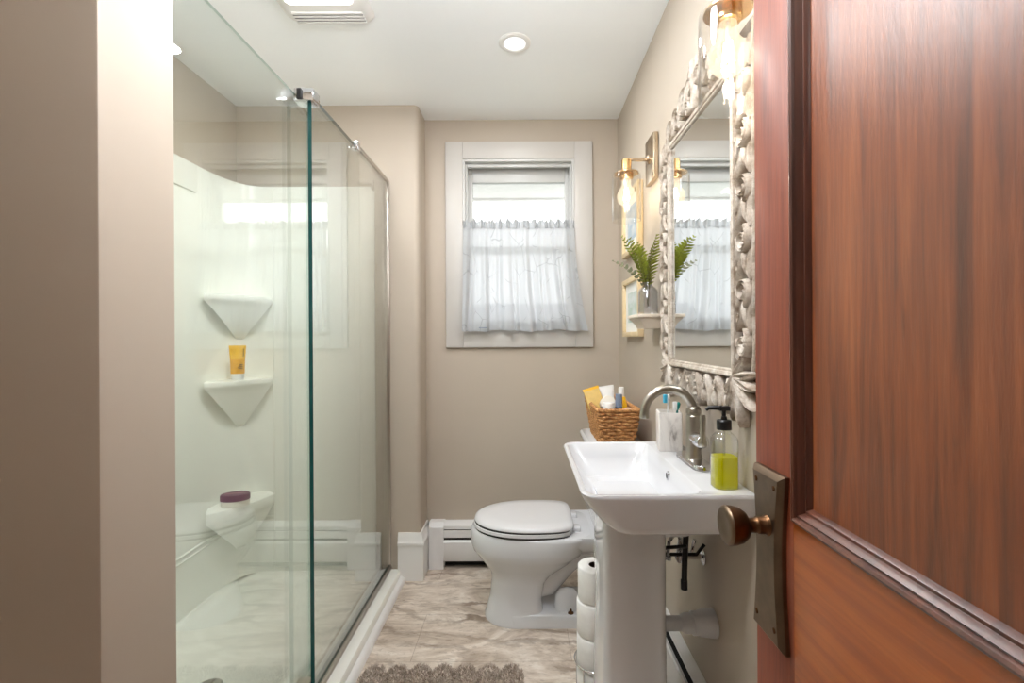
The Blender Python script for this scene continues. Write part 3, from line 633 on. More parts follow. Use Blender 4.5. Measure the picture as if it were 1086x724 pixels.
b = B(); lathe(b, (fx, fy-0.068, 0.935), [(0.004, -0.008), (0.0105, -0.004), (0.012, 0.005), (0.0085, 0.015), (0.0075, 0.03), (0.0085, 0.07), (0.007, 0.078), (0.002, 0.080)], 'Z', 20); finish(b, 'lever', 'nickel', fau, 50)

# toothbrush holder
hx, hy = 0.452, 1.475
hold = thing('toothbrush_holder', (hx, hy, SZ), 'square grey veined marble toothbrush holder behind the faucet', 'toothbrush holder')
def hr(hw, hd, r, z):
    a = math.radians(-10); o = []
    for p in rrect(-hw, hw, -hd, hd, r, 0, 5): o.append(Vector((hx+p.x*math.cos(a)-p.y*math.sin(a), hy+p.x*math.sin(a)+p.y*math.cos(a), z)))
    return o
b = B(); loft(b, [hr(0.033, 0.039, 0.004, SZ+0.0005), hr(0.035, 0.041, 0.005, SZ+0.003), hr(0.035, 0.041, 0.005, SZ+0.115), hr(0.034, 0.040, 0.005, SZ+0.118), hr(0.029, 0.035, 0.004, SZ+0.118), hr(0.028, 0.034, 0.004, SZ+0.02)]); finish(b, 'holder_body', 'marble', hold, 40)
def brush(name, p0, p1, mat, bristle, label):
    o = thing(name, p0, label, 'toothbrush'); p0 = Vector(p0); p1 = Vector(p1); d = (p1-p0)
    bm = B(); tube(bm, [p0+d*t for t in (0, 0.1, 0.4, 0.7, 0.82, 0.9, 0.97, 1.0)], [0.004, 0.0055, 0.006, 0.004, 0.003, 0.0055, 0.0055, 0.002], 12); finish(bm, 'handle', mat, o, 60)
    bm = B(); c = p0+d*0.91; box(bm, c.x-0.016, c.x-0.004, c.y-0.005, c.y+0.005, c.z-0.013, c.z+0.013, 0.002); finish(bm, 'bristles', bristle, o)
brush('toothbrush', (0.452, 1.480, SZ+0.021), (0.447, 1.462, SZ+0.172), 'whiteplastic', 'skyblue', 'white toothbrush with blue bristles in the marble holder')
brush('toothbrush', (0.455, 1.458, SZ+0.021), (0.474, 1.444, SZ+0.150), 'teal', 'whiteplastic', 'teal toothbrush leaning right in the marble holder')

# soap dispenser
qx, qy = 0.466, 1.100
sp = thing('soap_dispenser', (qx, qy, SZ), 'clear pump bottle of yellow green soap on the sink', 'soap bottle')
b = B(); loft(b, [rrect(qx-0.027, qx+0.027, qy-0.027, qy+0.027, 0.016, SZ+z, 6) if r == 0 else rrect(qx-r, qx+r, qy-r, qy+r, r-0.0005, SZ+z, 6) for z, r in ((0.0006, 0), (0.112, 0), (0.118, 0.0262), (0.124, 0.021), (0.129, 0.0145), (0.146, 0.0135))]); finish(b, 'bottle', 'soapglass', sp, 50)
b = B(); loft(b, [rrect(qx-0.0258, qx+0.0258, qy-0.0258, qy+0.0258, 0.015, SZ+z, 6) for z in (0.002, 0.072)]); finish(b, 'liquid_soap', 'liquid', sp, 50)
b = B(); lathe(b, (qx, qy, SZ+0.134), [(0.0165, 0), (0.0165, 0.020), (0.015, 0.022), (0.007, 0.023), (0.006, 0.030), (0.005, 0.031), (0.005, 0.048)], 'Z', 26)
loft(b, [[Vector((qx+x, qy+y, z)) for x, y in ((-0.012, -0.008), (0.012, -0.008), (0.012, 0.008), (-0.012, 0.008))] for z in (SZ+0.178, SZ+0.188)])
tube(b, [(qx-0.005, qy, SZ+0.184), (qx-0.034, qy+0.004, SZ+0.184), (qx-0.040, qy+0.005, SZ+0.178)], [0.006, 0.0045, 0.004], 12)
finish(b, 'pump', 'blackplastic', sp)
b = B(); tube(b, [(qx, qy, SZ+0.01), (qx, qy, SZ+0.135)], 0.003, 10); finish(b, 'dip_tube', 'soapglass', sp)

# plumbing under the sink
dp = thing('drain_pipe', (0.46, 1.285, 0.43), 'white plastic drain pipe entering the wall under the sink', 'pipe')
b = B(); lathe(b, (0.372, 1.285, 0.440), [(0.019, 0), (0.019, 0.06)], 'X', 24); finish(b, 'pipe', 'pvc', dp)
b = B(); lathe(b, (0.372, 1.285, 0.440), [(0.019, 0.050), (0.024, 0.058), (0.026, 0.066), (0.026, 0.080), (0.030, 0.082), (0.030, 0.098), (0.033, 0.104), (0.036, 0.130), (0.037, 0.1422)], 'X', 26); finish(b, 'slip_joint', 'pvc', dp)
sv = thing('supply_valve', (0.44, 1.345, 0.612), 'chrome shut off valve with black hose under the sink', 'valve')
b = B(); tube(b, [(0.513, 1.36, 0.587), (0.44, 1.36, 0.587)], 0.008, 14); lathe(b, (0.5138, 1.36, 0.587), [(0.024, 0), (0.024, -0.003), (0.010, -0.008)], 'X', 22); lathe(b, (0.448, 1.36, 0.572), [(0.010, 0), (0.012, 0.012), (0.012, 0.026), (0.009, 0.040), (0.006, 0.07)], 'Z', 18); lathe(b, (0.415, 1.36, 0.587), [(0.009, 0.02), (0.007, 0.04)], 'X', 14)
finish(b, 'valve_body', 'chrome', sv)
b = B(); lathe(b, (0.405, 1.36, 0.587), [(0.014, 0), (0.017, 0.004), (0.017, 0.012), (0.008, 0.016)], 'X', 14, sx=1.0, sy=0.6); finish(b, 'valve_handle', 'chrome', sv)
b = B(); tube(b, [(0.448, 1.36, 0.632), (0.440, 1.35, 0.657), (0.425, 1.33, 0.667), (0.40, 1.31, 0.652), (0.40, 1.32, 0.612), (0.43, 1.34, 0.602), (0.47, 1.33, 0.612), (0.475, 1.32, 0.652)], 0.005, 10); finish(b, 'supply_hose', 'chrome', sv)
b = B(); pts = [(0.445, 1.30, 0.687), (0.440, 1.298, 0.612), (0.437, 1.296, 0.532)]; tube(b, pts, 0.008, 12); tube(b, [(0.437, 1.296, 0.527), (0.437, 1.296, 0.552)], 0.0095, 12); finish(b, 'black_hose', 'rubber', sv)
b = B(); tube(b, [(0.44, 1.28, 0.652), (0.36, 1.31, 0.632), (0.385, 1.33, 0.607), (0.475, 1.305, 0.618), (0.500, 1.315, 0.640)], 0.005, 10); finish(b, 'supply_hose', 'rubber', sv)

# toilet paper stand and rolls
tpx, tpy = 0.226, 1.52
st = thing('toilet_paper_stand', (tpx, tpy, 0), 'chrome wire stand holding spare toilet rolls', 'toilet paper stand')
b = B(); lathe(b, (tpx, tpy, 0.001), [(0.07, 0), (0.07, 0.006), (0.064, 0.010), (0.01, 0.012)], 'Z', 32); finish(b, 'base', 'chrome', st)
b = B(); tube(b, [(tpx, tpy, 0.011), (tpx, tpy, 0.56)], 0.004, 10); finish(b, 'rod', 'chrome', st)
b = B()
for a in (0.5, 2.6, 4.0, 5.6):
    c, s = math.cos(a), math.sin(a); tube(b, [(tpx+0.02*c, tpy+0.02*s, 0.012), (tpx+0.066*c, tpy+0.066*s, 0.03), (tpx+0.068*c, tpy+0.068*s, 0.15), (tpx+0.068*c, tpy+0.068*s, 0.185)], 0.0025, 8)
tube(b, [(tpx+0.068*math.cos(2*PI*k/28), tpy+0.068*math.sin(2*PI*k/28), 0.185) for k in range(29)], 0.0025, 8)
finish(b, 'wire_cage', 'chrome', st, 60)
labs = ['topmost white toilet roll on the stand beside the pedestal', 'white toilet roll directly under the topmost one', 'white toilet roll third from top of the stack', 'lowest white toilet roll in the wire stand']
for i in range(4):
    zb = 0.383-0.108*i - (0.0 if i == 0 else 0.0); r = 0.056 if i == 0 else 0.060
    o = thing('toilet_roll', (tpx, tpy, zb), labs[i], 'toilet roll', 'spare toilet rolls on the stand')
    b = B(); H = 0.105; lathe(b, (tpx, tpy, zb), [(0.021, 0.0), (r-0.003, 0.0), (r, 0.004), (r-0.0005, 0.03), (r, 0.06), (r, H-0.004), (r-0.004, H), (0.021, H), (0.021, 0.0)], 'Z', 40, False, False); finish(b, 'tissue', 'paper', o, 50)
    b = B(); lathe(b, (tpx, tpy, zb), [(0.0205, 0.001), (0.0205, H-0.001), (0.0195, H-0.001), (0.0195, 0.001), (0.0205, 0.001)], 'Z', 28, False, False); finish(b, 'cardboard_core', 'cardboard', o, 50)

# ------------------------------------------------------------------ basket with toiletries on the tank
bk = thing('wicker_basket', (0.385, 2.07, 0.773), 'brown woven basket of toiletries on the toilet tank', 'basket')
BZ = 0.774
def brect(t):   # plan at height fraction t
    return (lerp(0.320, 0.296, t), lerp(0.440, 0.462, t), lerp(1.905, 1.880, t), lerp(2.240, 2.262, t))
def per(t, k, n, off=0.0):
    x0, x1, y0, y1 = brect(t); P = rrect(x0-off, x1+off, y0-off, y1+off, 0.016, 0, 4)
    L = [0.0]
    for i in range(len(P)): L.append(L[-1]+(P[(i+1) % len(P)]-P[i]).length)
    s = (k % n)/n*L[-1]
    for i in range(len(P)):
        if s <= L[i+1]+1e-9:
            f = (s-L[i])/max(1e-9, L[i+1]-L[i]); return P[i].lerp(P[(i+1) % len(P)], f)
    return P[0]
def rimz(p, t): 
    return BZ + 0.150*t + t*0.012*((p.y-2.07)/0.19)**2*(1 if p.y > 2.07 else 0.2)
b = B(); NR = 11; NP = 168
for r_ in range(NR):
    t = (r_+0.5)/(NR+0.6); pts = []
    for k in range(NP+1):
        ph = PI*k/3.5 + (PI if r_ % 2 else 0); p = per(t, k, NP, 0.0035*math.sin(ph)); pts.append(Vector((p.x, p.y, rimz(p, t)+0.0015*math.sin(ph*0.5+r_*1.7))))
    tube(b, pts, 0.0072, 7, False)
finish(b, 'woven_body', 'wicker', bk, 60)
b = B()
for q in (0, 1, 2):
    pts = []
    for k in range(NP+1):
        ph = PI*k/4 + q*2*PI/3; p = per(1.0, k, NP, 0.004*math.sin(ph)); pts.append(Vector((p.x, p.y, rimz(p, 1.0)+0.004*math.cos(ph))))
    tube(b, pts, 0.0055, 7, False)
finish(b, 'braided_rim', 'wicker', bk, 60)
b = B(); box(b, 0.322, 0.438, 1.908, 2.238, BZ, BZ+0.012, 0.003); finish(b, 'basket_bottom', 'wicker', bk)
def orient(bm, loc, rx, ry, rz):
    bmesh.ops.transform(bm, matrix=Matrix.Translation(loc) @ Matrix.Rotation(rz, 4, 'Z') @ Matrix.Rotation(ry, 4, 'Y') @ Matrix.Rotation(rx, 4, 'X'), verts=bm.verts)
kp = thing('kraft_packet', (0.325, 2.17, 0.80), 'tan paper packet leaning at the back left of the basket', 'packet')
b = B(); loft(b, [rrect(-0.036, 0.036, -t_, t_, min(0.004, t_*0.8), z, 3) for z, t_ in ((0, 0.002), (0.02, 0.009), (0.07, 0.011), (0.11, 0.006), (0.132, 0.002), (0.14, 0.0015))]); orient(b, (0.338, 2.08, 0.865), -0.35, -0.28, 0.05); finish(b, 'packet_body', 'kraft', kp)
b = B(); loft(b, [rrect(-0.037, 0.037, -0.0024, 0.0024, 0.001, z, 3) for z in (0.130, 0.142)]); orient(b, (0.338, 2.08, 0.865), -0.35, -0.28, 0.05); finish(b, 'sealed_top', 'yellow', kp)
def jar(name, c, r, h, mb, ml, label, tilt=(0, 0), lidh=0.4):
    o = thing(name, c, label, 'jar')
    bm = B(); lathe(bm, (0, 0, 0), [(r*0.94, 0), (r, 0.003), (r, h*(1-lidh))], 'Z', 28); orient(bm, c, tilt[0], tilt[1], 0); finish(bm, 'jar_body', mb, o)
    bm = B(); lathe(bm, (0, 0, 0), [(r*1.02, h*(1-lidh)), (r*1.02, h*0.95), (r*0.96, h)], 'Z', 28); orient(bm, c, tilt[0], tilt[1], 0); finish(bm, 'jar_lid', ml, o)
jar('cream_jar', (0.348, 1.990, 0.935), 0.031, 0.04, 'cream', 'cream', 'round cream jar lying tilted behind the small white jar', (1.25, 0.1))
jar('balm_jar', (0.344, 1.922, 0.898), 0.024, 0.056, 'greyblue', 'whiteplastic', 'small white lidded jar at the front left of the basket', (0, 0), 0.55)
wt = thing('cosmetic_tube', (0.415, 2.18, 0.84), 'white squeeze tube leaning at the back right of the basket', 'tube')
b = B(); loft(b, [[Vector((a*math.cos(2*PI*k/24), c*math.sin(2*PI*k/24), z)) for k in range(24)] for z, a, c in ((0, 0.022, 0.018), (0.05, 0.026, 0.018), (0.105, 0.034, 0.006), (0.118, 0.036, 0.002), (0.125, 0.036, 0.002))]); orient(b, (0.392, 2.13, 0.878), -0.25, -0.12, 0.1); finish(b, 'tube_body', 'whiteplastic', wt)
b = B(); lathe(b, (0, 0, -0.025), [(0.016, 0), (0.018, 0.003), (0.018, 0.024)], 'Z', 24); orient(b, (0.392, 2.13, 0.878), -0.25, -0.12, 0.1); finish(b, 'cap', 'whiteplastic', wt)
def bottle(name, c, r, h, mb, mc, label, tilt=(0, 0), split=0.62, nr=0.8):
    o = thing(name, c, label, 'bottle')
    bm = B(); lathe(bm, (0, 0, 0), [(r*0.95, 0), (r, 0.003), (r, h*split-0.006), (r*0.92, h*split)], 'Z', 26); orient(bm, c, tilt[0], tilt[1], 0); finish(bm, 'bottle_body', mb, o)
    bm = B(); lathe(bm, (0, 0, 0), [(r*nr, h*split), (r*nr, h*0.95), (r*nr*0.85, h)], 'Z', 26); orient(bm, c, tilt[0], tilt[1], 0); finish(bm, 'bottle_cap', mc, o)
bottle('roll_on_bottle', (0.386, 1.922, 0.893), 0.016, 0.096, 'navy', 'greyblue', 'navy bottle with grey cap in the middle of the basket', (0, 0), 0.45, 0.9)
bottle('sunscreen_bottle', (0.418, 2.02, 0.872), 0.014, 0.135, 'whiteplastic', 'whiteplastic', 'slim white bottle beside the yellow one in the basket', (0.05, -0.02), 0.7, 0.9)
bottle('yellow_bottle', (0.424, 1.965, 0.872), 0.013, 0.100, 'yellow', 'yellow', 'slim yellow bottle leaning right in the basket', (0, -0.12), 0.75, 0.8)
wr = tag(None or (lambda: (lambda bm: (bmesh.ops.create_uvsphere(bm, u_segments=18, v_segments=12, radius=1.0), bmesh.ops.scale(bm, verts=bm.verts, vec=(0.024, 0.028, 0.014)), [setattr(v, 'co', v.co*(1+0.10*math.sin(v.co.x*300+v.co.y*170))) for v in bm.verts], bmesh.ops.translate(bm, verts=bm.verts, vec=(0.421, 1.918, 0.918)), finish(bm, 'wrapped_soap', 'lavender', None, 70))[-1])(B()))(), 'pale lavender wrapped bar at the front right of the basket', 'soap')
dk = thing('eyeliner_pencil', (0.32, 2.235, 0.86), 'dark pencil poking up at the basket back left corner', 'pencil')
b = B(); tube(b, [(0.322, 2.235, 0.80), (0.310, 2.245, 0.955)], 0.006, 10); finish(b, 'barrel', 'navy', dk)
b = B(); tube(b, [(0.310, 2.245, 0.955), (0.3092, 2.2456, 0.968)], [0.006, 0.0045], 10); finish(b, 'cap', 'navy', dk)
bottle('small_dark_bottle', (0.440, 2.08, 0.855), 0.014, 0.085, 'navy', 'navy', 'small dark bottle against the right side of the basket')

# ------------------------------------------------------------------ carved mirror
MD, MZ, HW, HH = 1.350, 1.4945, 0.2265, 0.3505
mir = thing('carved_mirror', (XR-0.02, MD, MZ), 'rectangular mirror in a whitewashed carved scrollwork frame above the sink', 'mirror')
FX = XR-0.012          # base plane of carving
def P3(a, b_, h): return Vector((FX-h, MD+a, MZ+b_))
b = B(); box(b, XR-0.016, XR-0.010, MD-HW-0.004, MD+HW+0.004, MZ-HH-0.004, MZ+HH+0.004); finish(b, 'mirror_glass', 'mirror', mir, 0)
b = B()   # inner moulding
prof = [(0, 0.0), (0.0, 0.006), (0.003, 0.010), (0.007, 0.010), (0.009, 0.014), (0.016, 0.016), (0.020, 0.012), (0.020, -0.010), (0, -0.010)]
rings = []
for sa_, sb in ((-1, -1), (1, -1), (1, 1), (-1, 1), (-1, -1)): rings.append([P3(sa_*(HW+o), sb*(HH+o), h) for o, h in prof])
loft(b, rings, False, False); finish(b, 'inner_moulding', 'carved', mir, 30)
def stroke(bm, pts, wid, h0, ridge=0.5, base=0.0):
    """carved band along 2-D pts, width per point, domed with a groove"""
    n = len(pts); rings = []
    for i in range(n):
        p = Vector(pts[i]); t = (Vector(pts[min(i+1, n-1)])-Vector(pts[max(i-1, 0)])); t = t.normalized() if t.length > 1e-9 else Vector((1, 0)); q = Vector((-t.y, t.x)); ww = max(wid[i], 0.0006)
        hh = 0.75*h0*(0.6+0.4*min(1, ww/0.008)); rings.append([P3(*(p+q*ww*c), base+k) for c, k in ((-0.9, -0.009), (-1, 0.35*hh), (-0.72, 0.88*hh), (-0.42, hh), (0, ridge*hh), (0.42, hh), (0.72, 0.88*hh), (1, 0.35*hh), (0.9, -0.009))])
    loft(bm, rings)
def spiral(c, r0, r1, a0, a1, n=34): return [(c[0]+lerp(r0, r1, (i/n)**0.85)*math.cos(lerp(a0, a1, i/n)), c[1]+lerp(r0, r1, (i/n)**0.85)*math.sin(lerp(a0, a1, i/n))) for i in range(n+1)]
def scroll(bm, c, r, a0, turns, w0=0.008, h=0.022, eye=True):
    pts = spiral(c, r, r*0.22, a0, a0+turns*2*PI); n = len(pts); stroke(bm, pts, [w0*(1-0.55*i/n)*(min(1, (i+1)/4)) for i in range(n)], h)
    if eye:
        e = pts[-1]; stroke(bm, [(e[0]-0.004, e[1]), (e[0], e[1]), (e[0]+0.004, e[1])], [0.002, 0.005, 0.002], h*1.05, 1.0)
def leaf(bm, p0, ang, L, wmax, curl=0.5, h=0.02, base=0.0):
    pts = []; x, y = p0; a = ang; n = 16
    for i in range(n+1):
        pts.append((x, y)); x += math.cos(a)*L/n; y += math.sin(a)*L/n; a += curl/n
    stroke(bm, pts, [wmax*math.sin(PI*min(1, (i+1.2)/(n+1.4)))**0.7*(1 if i < n else 0.1) for i in range(n+1)], h, 0.45, base)
b = B()
for s in (-1, 1):
    A0 = HW+0.022
    def S(a, bb): return (s*a, bb)
    def sc_ang(t): return t if s > 0 else PI-t
    # S-vine with scrolls and leaves up each side
    K = 6
    for k in range(K):
        zb = -0.292+0.117*k; up = k % 2
        scroll(b, S(A0+0.046, zb), 0.034, sc_ang(-PI/2 if up else PI/2), (1.3 if up else -1.3)*s, 0.0095, 0.026)
        leaf(b, S(A0+0.012, zb+0.030), sc_ang(0.75), 0.082, 0.0095, 0.9*s, 0.022)
        leaf(b, S(A0+0.080, zb+0.024), sc_ang(2.0), 0.070, 0.0095, -0.9*s, 0.022)
        scroll(b, S(A0+0.018, zb+0.058), 0.013, sc_ang(0), 1.1*s, 0.005, 0.020, False)
    for k in range(6):
        zb = -0.292+0.117*k; leaf(b, S(A0+0.004, zb+0.012), sc_ang(-0.9), 0.050, 0.008, 0.9*s, 0.020); leaf(b, S(A0+0.044, zb+0.092), sc_ang(-1.0), 0.058, 0.009, -0.6*s, 0.024); leaf(b, S(A0+0.004, zb+0.075), sc_ang(1.3), 0.045, 0.007, 0.5*s, 0.018)
    for k in range(6):
        zb = -0.35+0.117*k; stroke(b, [S(A0+0.078+0.006*math.sin(PI*j/8), zb+0.0146*j) for j in range(9)], [0.0045]*9, 0.014, 0.9)
    # bottom corner acanthus fans
    for j, (an, L) in enumerate(((-2.25, 0.060), (-1.85, 0.085), (-1.5, 0.105), (-1.15, 0.118), (-0.8, 0.115), (-0.4, 0.095), (0.0, 0.075), (0.5, 0.06))):
        leaf(b, S(HW+0.020, -HH-0.018+0.0), sc_ang(an), L, 0.013, 0.35*s*(1 if j > 3 else -1), 0.026)
    scroll(b, S(HW+0.052, -HH+0.035), 0.028, sc_ang(-1.6), 1.25*s, 0.008, 0.026)
    # bottom run of scrolls and leaves
    for k, ca_ in enumerate((0.046, 0.118, 0.190)):
        leaf(b, S(ca_-0.034, -HH-0.024), sc_ang(-1.0), 0.098, 0.0125, -0.75*s, 0.026)
        scroll(b, S(ca_+0.012, -HH-0.046), 0.020, sc_ang(1.5), -1.2*s, 0.0065, 0.022)
        leaf(b, S(ca_+0.010, -HH-0.066), sc_ang(-1.5), 0.036, 0.009, 0.4*s, 0.024)
    # crest
    for c, r, a0, tn, w_ in (((0.215, HH+0.055), 0.034, 2.6, -1.35, 0.009), ((0.150, HH+0.062), 0.040, 0.3, 1.4, 0.010), ((0.088, HH+0.085), 0.045, 2.8, -1.4, 0.010), ((0.030, HH+0.105), 0.034, -1.2, 1.3, 0.009), ((0.250, HH+0.005), 0.028, 1.2, -1.3, 0.008), ((0.055, HH+0.050), 0.024, 0.6, 1.2, 0.007), ((0.115, HH+0.038), 0.018, 2.2, -1.1, 0.006)):
        scroll(b, S(*c), r, sc_ang(a0), tn*s, w_, 0.026)
    for p, an, L, w_, cu in (((0.24, HH+0.02), 1.9, 0.08, 0.012, 0.9), ((0.19, HH+0.03), 1.5, 0.085, 0.012, 1.0), ((0.12, HH+0.05), 1.6, 0.085, 0.013, 0.9), ((0.05, HH+0.09), 1.7, 0.080, 0.012, 0.7), ((0.02, HH+0.11), 1.35, 0.065, 0.010, 0.6), ((0.26, HH-0.02), 1.5, 0.08, 0.012, 0.7), ((0.27, HH+0.0), 0.6, 0.05, 0.010, 0.6)):
        leaf(b, S(*p), sc_ang(an), L, w_, cu*s, 0.024)
for k in range(4): stroke(b, [(-0.006, -HH-0.034-0.018*k), (0, -HH-0.034-0.018*k), (0.006, -HH-0.034-0.018*k)], [0.003, 0.007, 0.003], 0.026, 1.0)
leaf(b, (0, HH+0.10), PI/2, 0.072, 0.016, 0, 0.030); leaf(b, (0, HH+0.03), PI/2, 0.085, 0.018, 0, 0.026)
finish(b, 'carved_scrollwork', 'carved', mir, 45)
b = B()   # recessed ground the carving grows from
g = []
for sa_, sb in ((-1, -1), (1, -1), (1, 1), (-1, 1), (-1, -1)):
    ob = 0.060; g.append([P3(sa_*(HW+o), sb*(HH+(o if sb < 0 else o)), h) for o, h in ((0.015, -0.0115), (0.015, -0.0085), (0.088, -0.0085), (0.088, -0.0115))])
loft(b, g, False, False)
prism(b, [(MD+a, MZ+HH+z) for a, z in ((-0.27, 0.02), (0.27, 0.02), (0.25, 0.055), (0.17, 0.085), (0.10, 0.11), (0.04, 0.13), (-0.04, 0.13), (-0.10, 0.11), (-0.17, 0.085), (-0.25, 0.055))], FX+0.008, FX+0.0115, 'X')
finish(b, 'frame_ground', 'carvedback', mir, 30)

# ------------------------------------------------------------------ sconces
def make_sconce(y, label):
    x = 0.404; zt = 1.912
    s = thing('wall_sconce', (XR, y, zt), label, 'sconce', 'glass sconces beside the mirror')
    bm = B(); box(bm, XR-0.022, XR-0.001, y-0.058, y+0.058, 1.822, 1.998, 0.003); finish(bm, 'backplate', 'champagne', s)
    bm = B(); box(bm, x-0.014, XR-0.02, y-0.007, y+0.007, zt-0.006, zt+0.006, 0.002); lathe(bm, (XR-0.022, y, zt), [(0.018, 0), (0.018, -0.006), (0.010, -0.012)], 'X', 20); finish(bm, 'arm', 'champagne', s)
    bm = B(); lathe(bm, (x, y, 1.910), [(0.0185, 0.0), (0.0195, -0.004), (0.0195, -0.052)], 'Z', 28)
    lathe(bm, (x, y, 1.872), [(0.046, -0.016), (0.046, -0.013), (0.026, -0.006), (0.02, -0.004)], 'Z', 32)
    lathe(bm, (x, y, 1.857), [(0.026, 0.004), (0.026, -0.018), (0.024, -0.020), (0.021, -0.021)], 'Z', 28); finish(bm, 'socket', 'brass', s)
    bm = B(); lathe(bm, (x, y, 0), [(0.030, 1.866), (0.044, 1.864), (0.051, 1.859), (0.0545, 1.851), (0.0555, 1.840), (0.0555, 1.674), (0.0548, 1.672), (0.0528, 1.674), (0.0528, 1.840), (0.050, 1.852), (0.043, 1.860), (0.030, 1.863)], 'Z', 48, False, False); finish(bm, 'glass_shade', 'shadeglass', s, 50)
    bm = B(); lathe(bm, (x, y, 1.768), [(0.0, -0.038), (0.012, -0.036), (0.023, -0.030), (0.032, -0.019), (0.0365, -0.005), (0.0365, 0.007), (0.032, 0.021), (0.023, 0.033), (0.0175, 0.044), (0.0165, 0.066)], 'Z', 32, False, False); bl = finish(bm, 'bulb', 'bulb', s, 60)
    bm = B()
    for k in range(4):
        a = PI/4+k*PI/2; tube(bm, [(x+0.006*math.cos(a), y+0.006*math.sin(a), 1.798), (x+0.011*math.cos(a), y+0.011*math.sin(a), 1.754)], 0.0018, 6)
    finish(bm, 'filament', 'filament', bl, 60)
    bm = B(); lathe(bm, (x, y, 1.795), [(0.004, 0.04), (0.005, 0.02), (0.003, 0.0), (0.0015, -0.02)], 'Z', 12); finish(bm, 'filament_stem', 'cream', bl, 60)
    l = bpy.data.lights.new('bulb_light', 'POINT'); l.energy = BULB_W; l.color = (1.0, 0.90, 0.76); l.shadow_soft_size = 0.012
    lo_ = bpy.data.objects.new('bulb_light', l); COL.objects.link(lo_); lo_.location = (x, y, 1.772)
    return s
def copy_tree(o, loc=None, parent=None):
    c = o.copy(); COL.objects.link(c)
    if loc is not None: c.location = loc
    if parent is not None: c.parent = parent
    for ch in list(o.children): copy_tree(ch, None, c)
    return c
s1 = make_sconce(1.840, 'lit glass sconce beyond the mirror near the window')
s2 = copy_tree(s1, (XR, 0.925, 1.912)); lb = bpy.data.objects.new('bulb_light', bpy.data.lights['bulb_light']); COL.objects.link(lb); lb.location = (0.404, 0.925, 1.772)
s2['label'] = 'lit glass sconce hanging nearest the open door'

# ------------------------------------------------------------------ wall shelf, vase, fern, pictures
sh = thing('wall_shelf', (XR, 1.785, 1.28), 'small cream moulded ledge shelf under the fern vase', 'shelf')
b = B(); y0, y1 = 1.705, 1.872
for (d, za, zb) in ((0.103, 1.292, 1.304), (0.097, 1.286, 1.292)): box(b, XR-d, XR-0.001, y0+(0.103-d), y1-(0.103-d), za, zb, 0.0015)
finish(b, 'shelf_top', 'shelfwood', sh)
b = B(); loft(b, [[Vector(p) for p in ((XR-0.001, y0+e, z), (XR-d, y0+e, z), (XR-d, y1-e, z), (XR-0.001, y1-e, z))] for d, e, z in ((0.070, 0.028, 1.252), (0.074, 0.024, 1.258), (0.078, 0.020, 1.268), (0.088, 0.012, 1.280), (0.094, 0.008, 1.286))]); finish(b, 'shelf_moulding', 'shelfwood', sh)
vx, vy, vz = 0.466, 1.765, 1.3045
va = thing('glass_bottle_vase', (vx, vy, vz), 'smoky glass bottle vase on the wall shelf', 'vase')
b = B(); lathe(b, (vx, vy, vz), [(0.0, 0.0), (0.033, 0.0), (0.0365, 0.003), (0.0365, 0.082), (0.034, 0.092), (0.026, 0.100), (0.0165, 0.106), (0.0145, 0.114), (0.0145, 0.138), (0.018, 0.142), (0.018, 0.145), (0.0155, 0.147), (0.013, 0.143), (0.0125, 0.112), (0.024, 0.097), (0.0335, 0.084), (0.0335, 0.008), (0.0, 0.008)], 'Z', 36, False, False); finish(b, 'bottle', 'vaseglass', va, 50)
fr = thing('fern_sprigs', (vx, vy, vz+0.02), 'green fern sprigs in the glass vase', 'fern')
def frond(p0, d1, p2, n, ll, mat, name='frond', wide=0.0045):
    p0, p1, p2 = Vector(p0), Vector(d1), Vector(p2)
    bz = lambda t: p0*(1-t)**2 + p1*2*t*(1-t) + p2*t*t
    pts = [bz(i/24) for i in range(25)]; bm = B(); tube(bm, pts, [0.0016*(1-0.7*i/24) for i in range(25)], 6, mi=1)
    side = (p2-p0).cross(Vector((0.6, -0.8, 0.1))).normalized()
    if side.length < 0.1: side = Vector((0, 1, 0))
    for i in range(n):
        t = 0.38+0.62*i/(n-1); c = bz(t); tg = (bz(min(1, t+0.02))-bz(t-0.02)).normalized(); sd = (side-tg*side.dot(tg)).normalized(); nm = tg.cross(sd)
        L = ll*math.sin(PI*(0.12+0.86*(1-(t-0.38)/0.62)**0.8*0.75))*(1.0 if t < 0.9 else 0.8)
        for s in (-1, 1):
            d = (sd*s*0.9 + tg*0.42 + nm*random.uniform(-0.15, 0.1)).normalized(); q = d.cross(nm).normalized(); R_ = []
            for k in range(6):
                f = k/5; wv = wide*(math.sin(PI*(0.18+0.8*f))**0.8)*(L/ll*0.6+0.4); cc = c + d*L*f + nm*(-0.25*L*f*f)
                R_.append([cc+q*wv, cc+nm*0.0007, cc-q*wv, cc-nm*0.0004])
            loft(bm, R_)
    return finish(bm, name, [mat, 'stem'], fr, 40)
r0 = (vx, vy, vz+0.03)
frond(r0, (vx-0.01, vy, vz+0.17), (vx-0.100, vy-0.02, vz+0.285), 15, 0.034, 'leaf')
frond(r0, (vx-0.01, vy-0.01, vz+0.16), (vx-0.055, vy-0.05, vz+0.245), 13, 0.034, 'leaf')
frond(r0, (vx+0.004, vy-0.01, vz+0.16), (vx+0.020, vy-0.05, vz+0.285), 15, 0.036, 'leaf')
frond(r0, (vx+0.0, vy+0.01, vz+0.15), (vx-0.02, vy+0.05, vz+0.25), 13, 0.034, 'leaf')
frond(r0, (vx-0.02, vy-0.005, vz+0.15), (vx-0.075, vy-0.035, vz+0.275), 14, 0.034, 'leaf')
frond(r0, (vx-0.0, vy-0.02, vz+0.14), (vx-0.010, vy-0.075, vz+0.225), 12, 0.032, 'leaf')
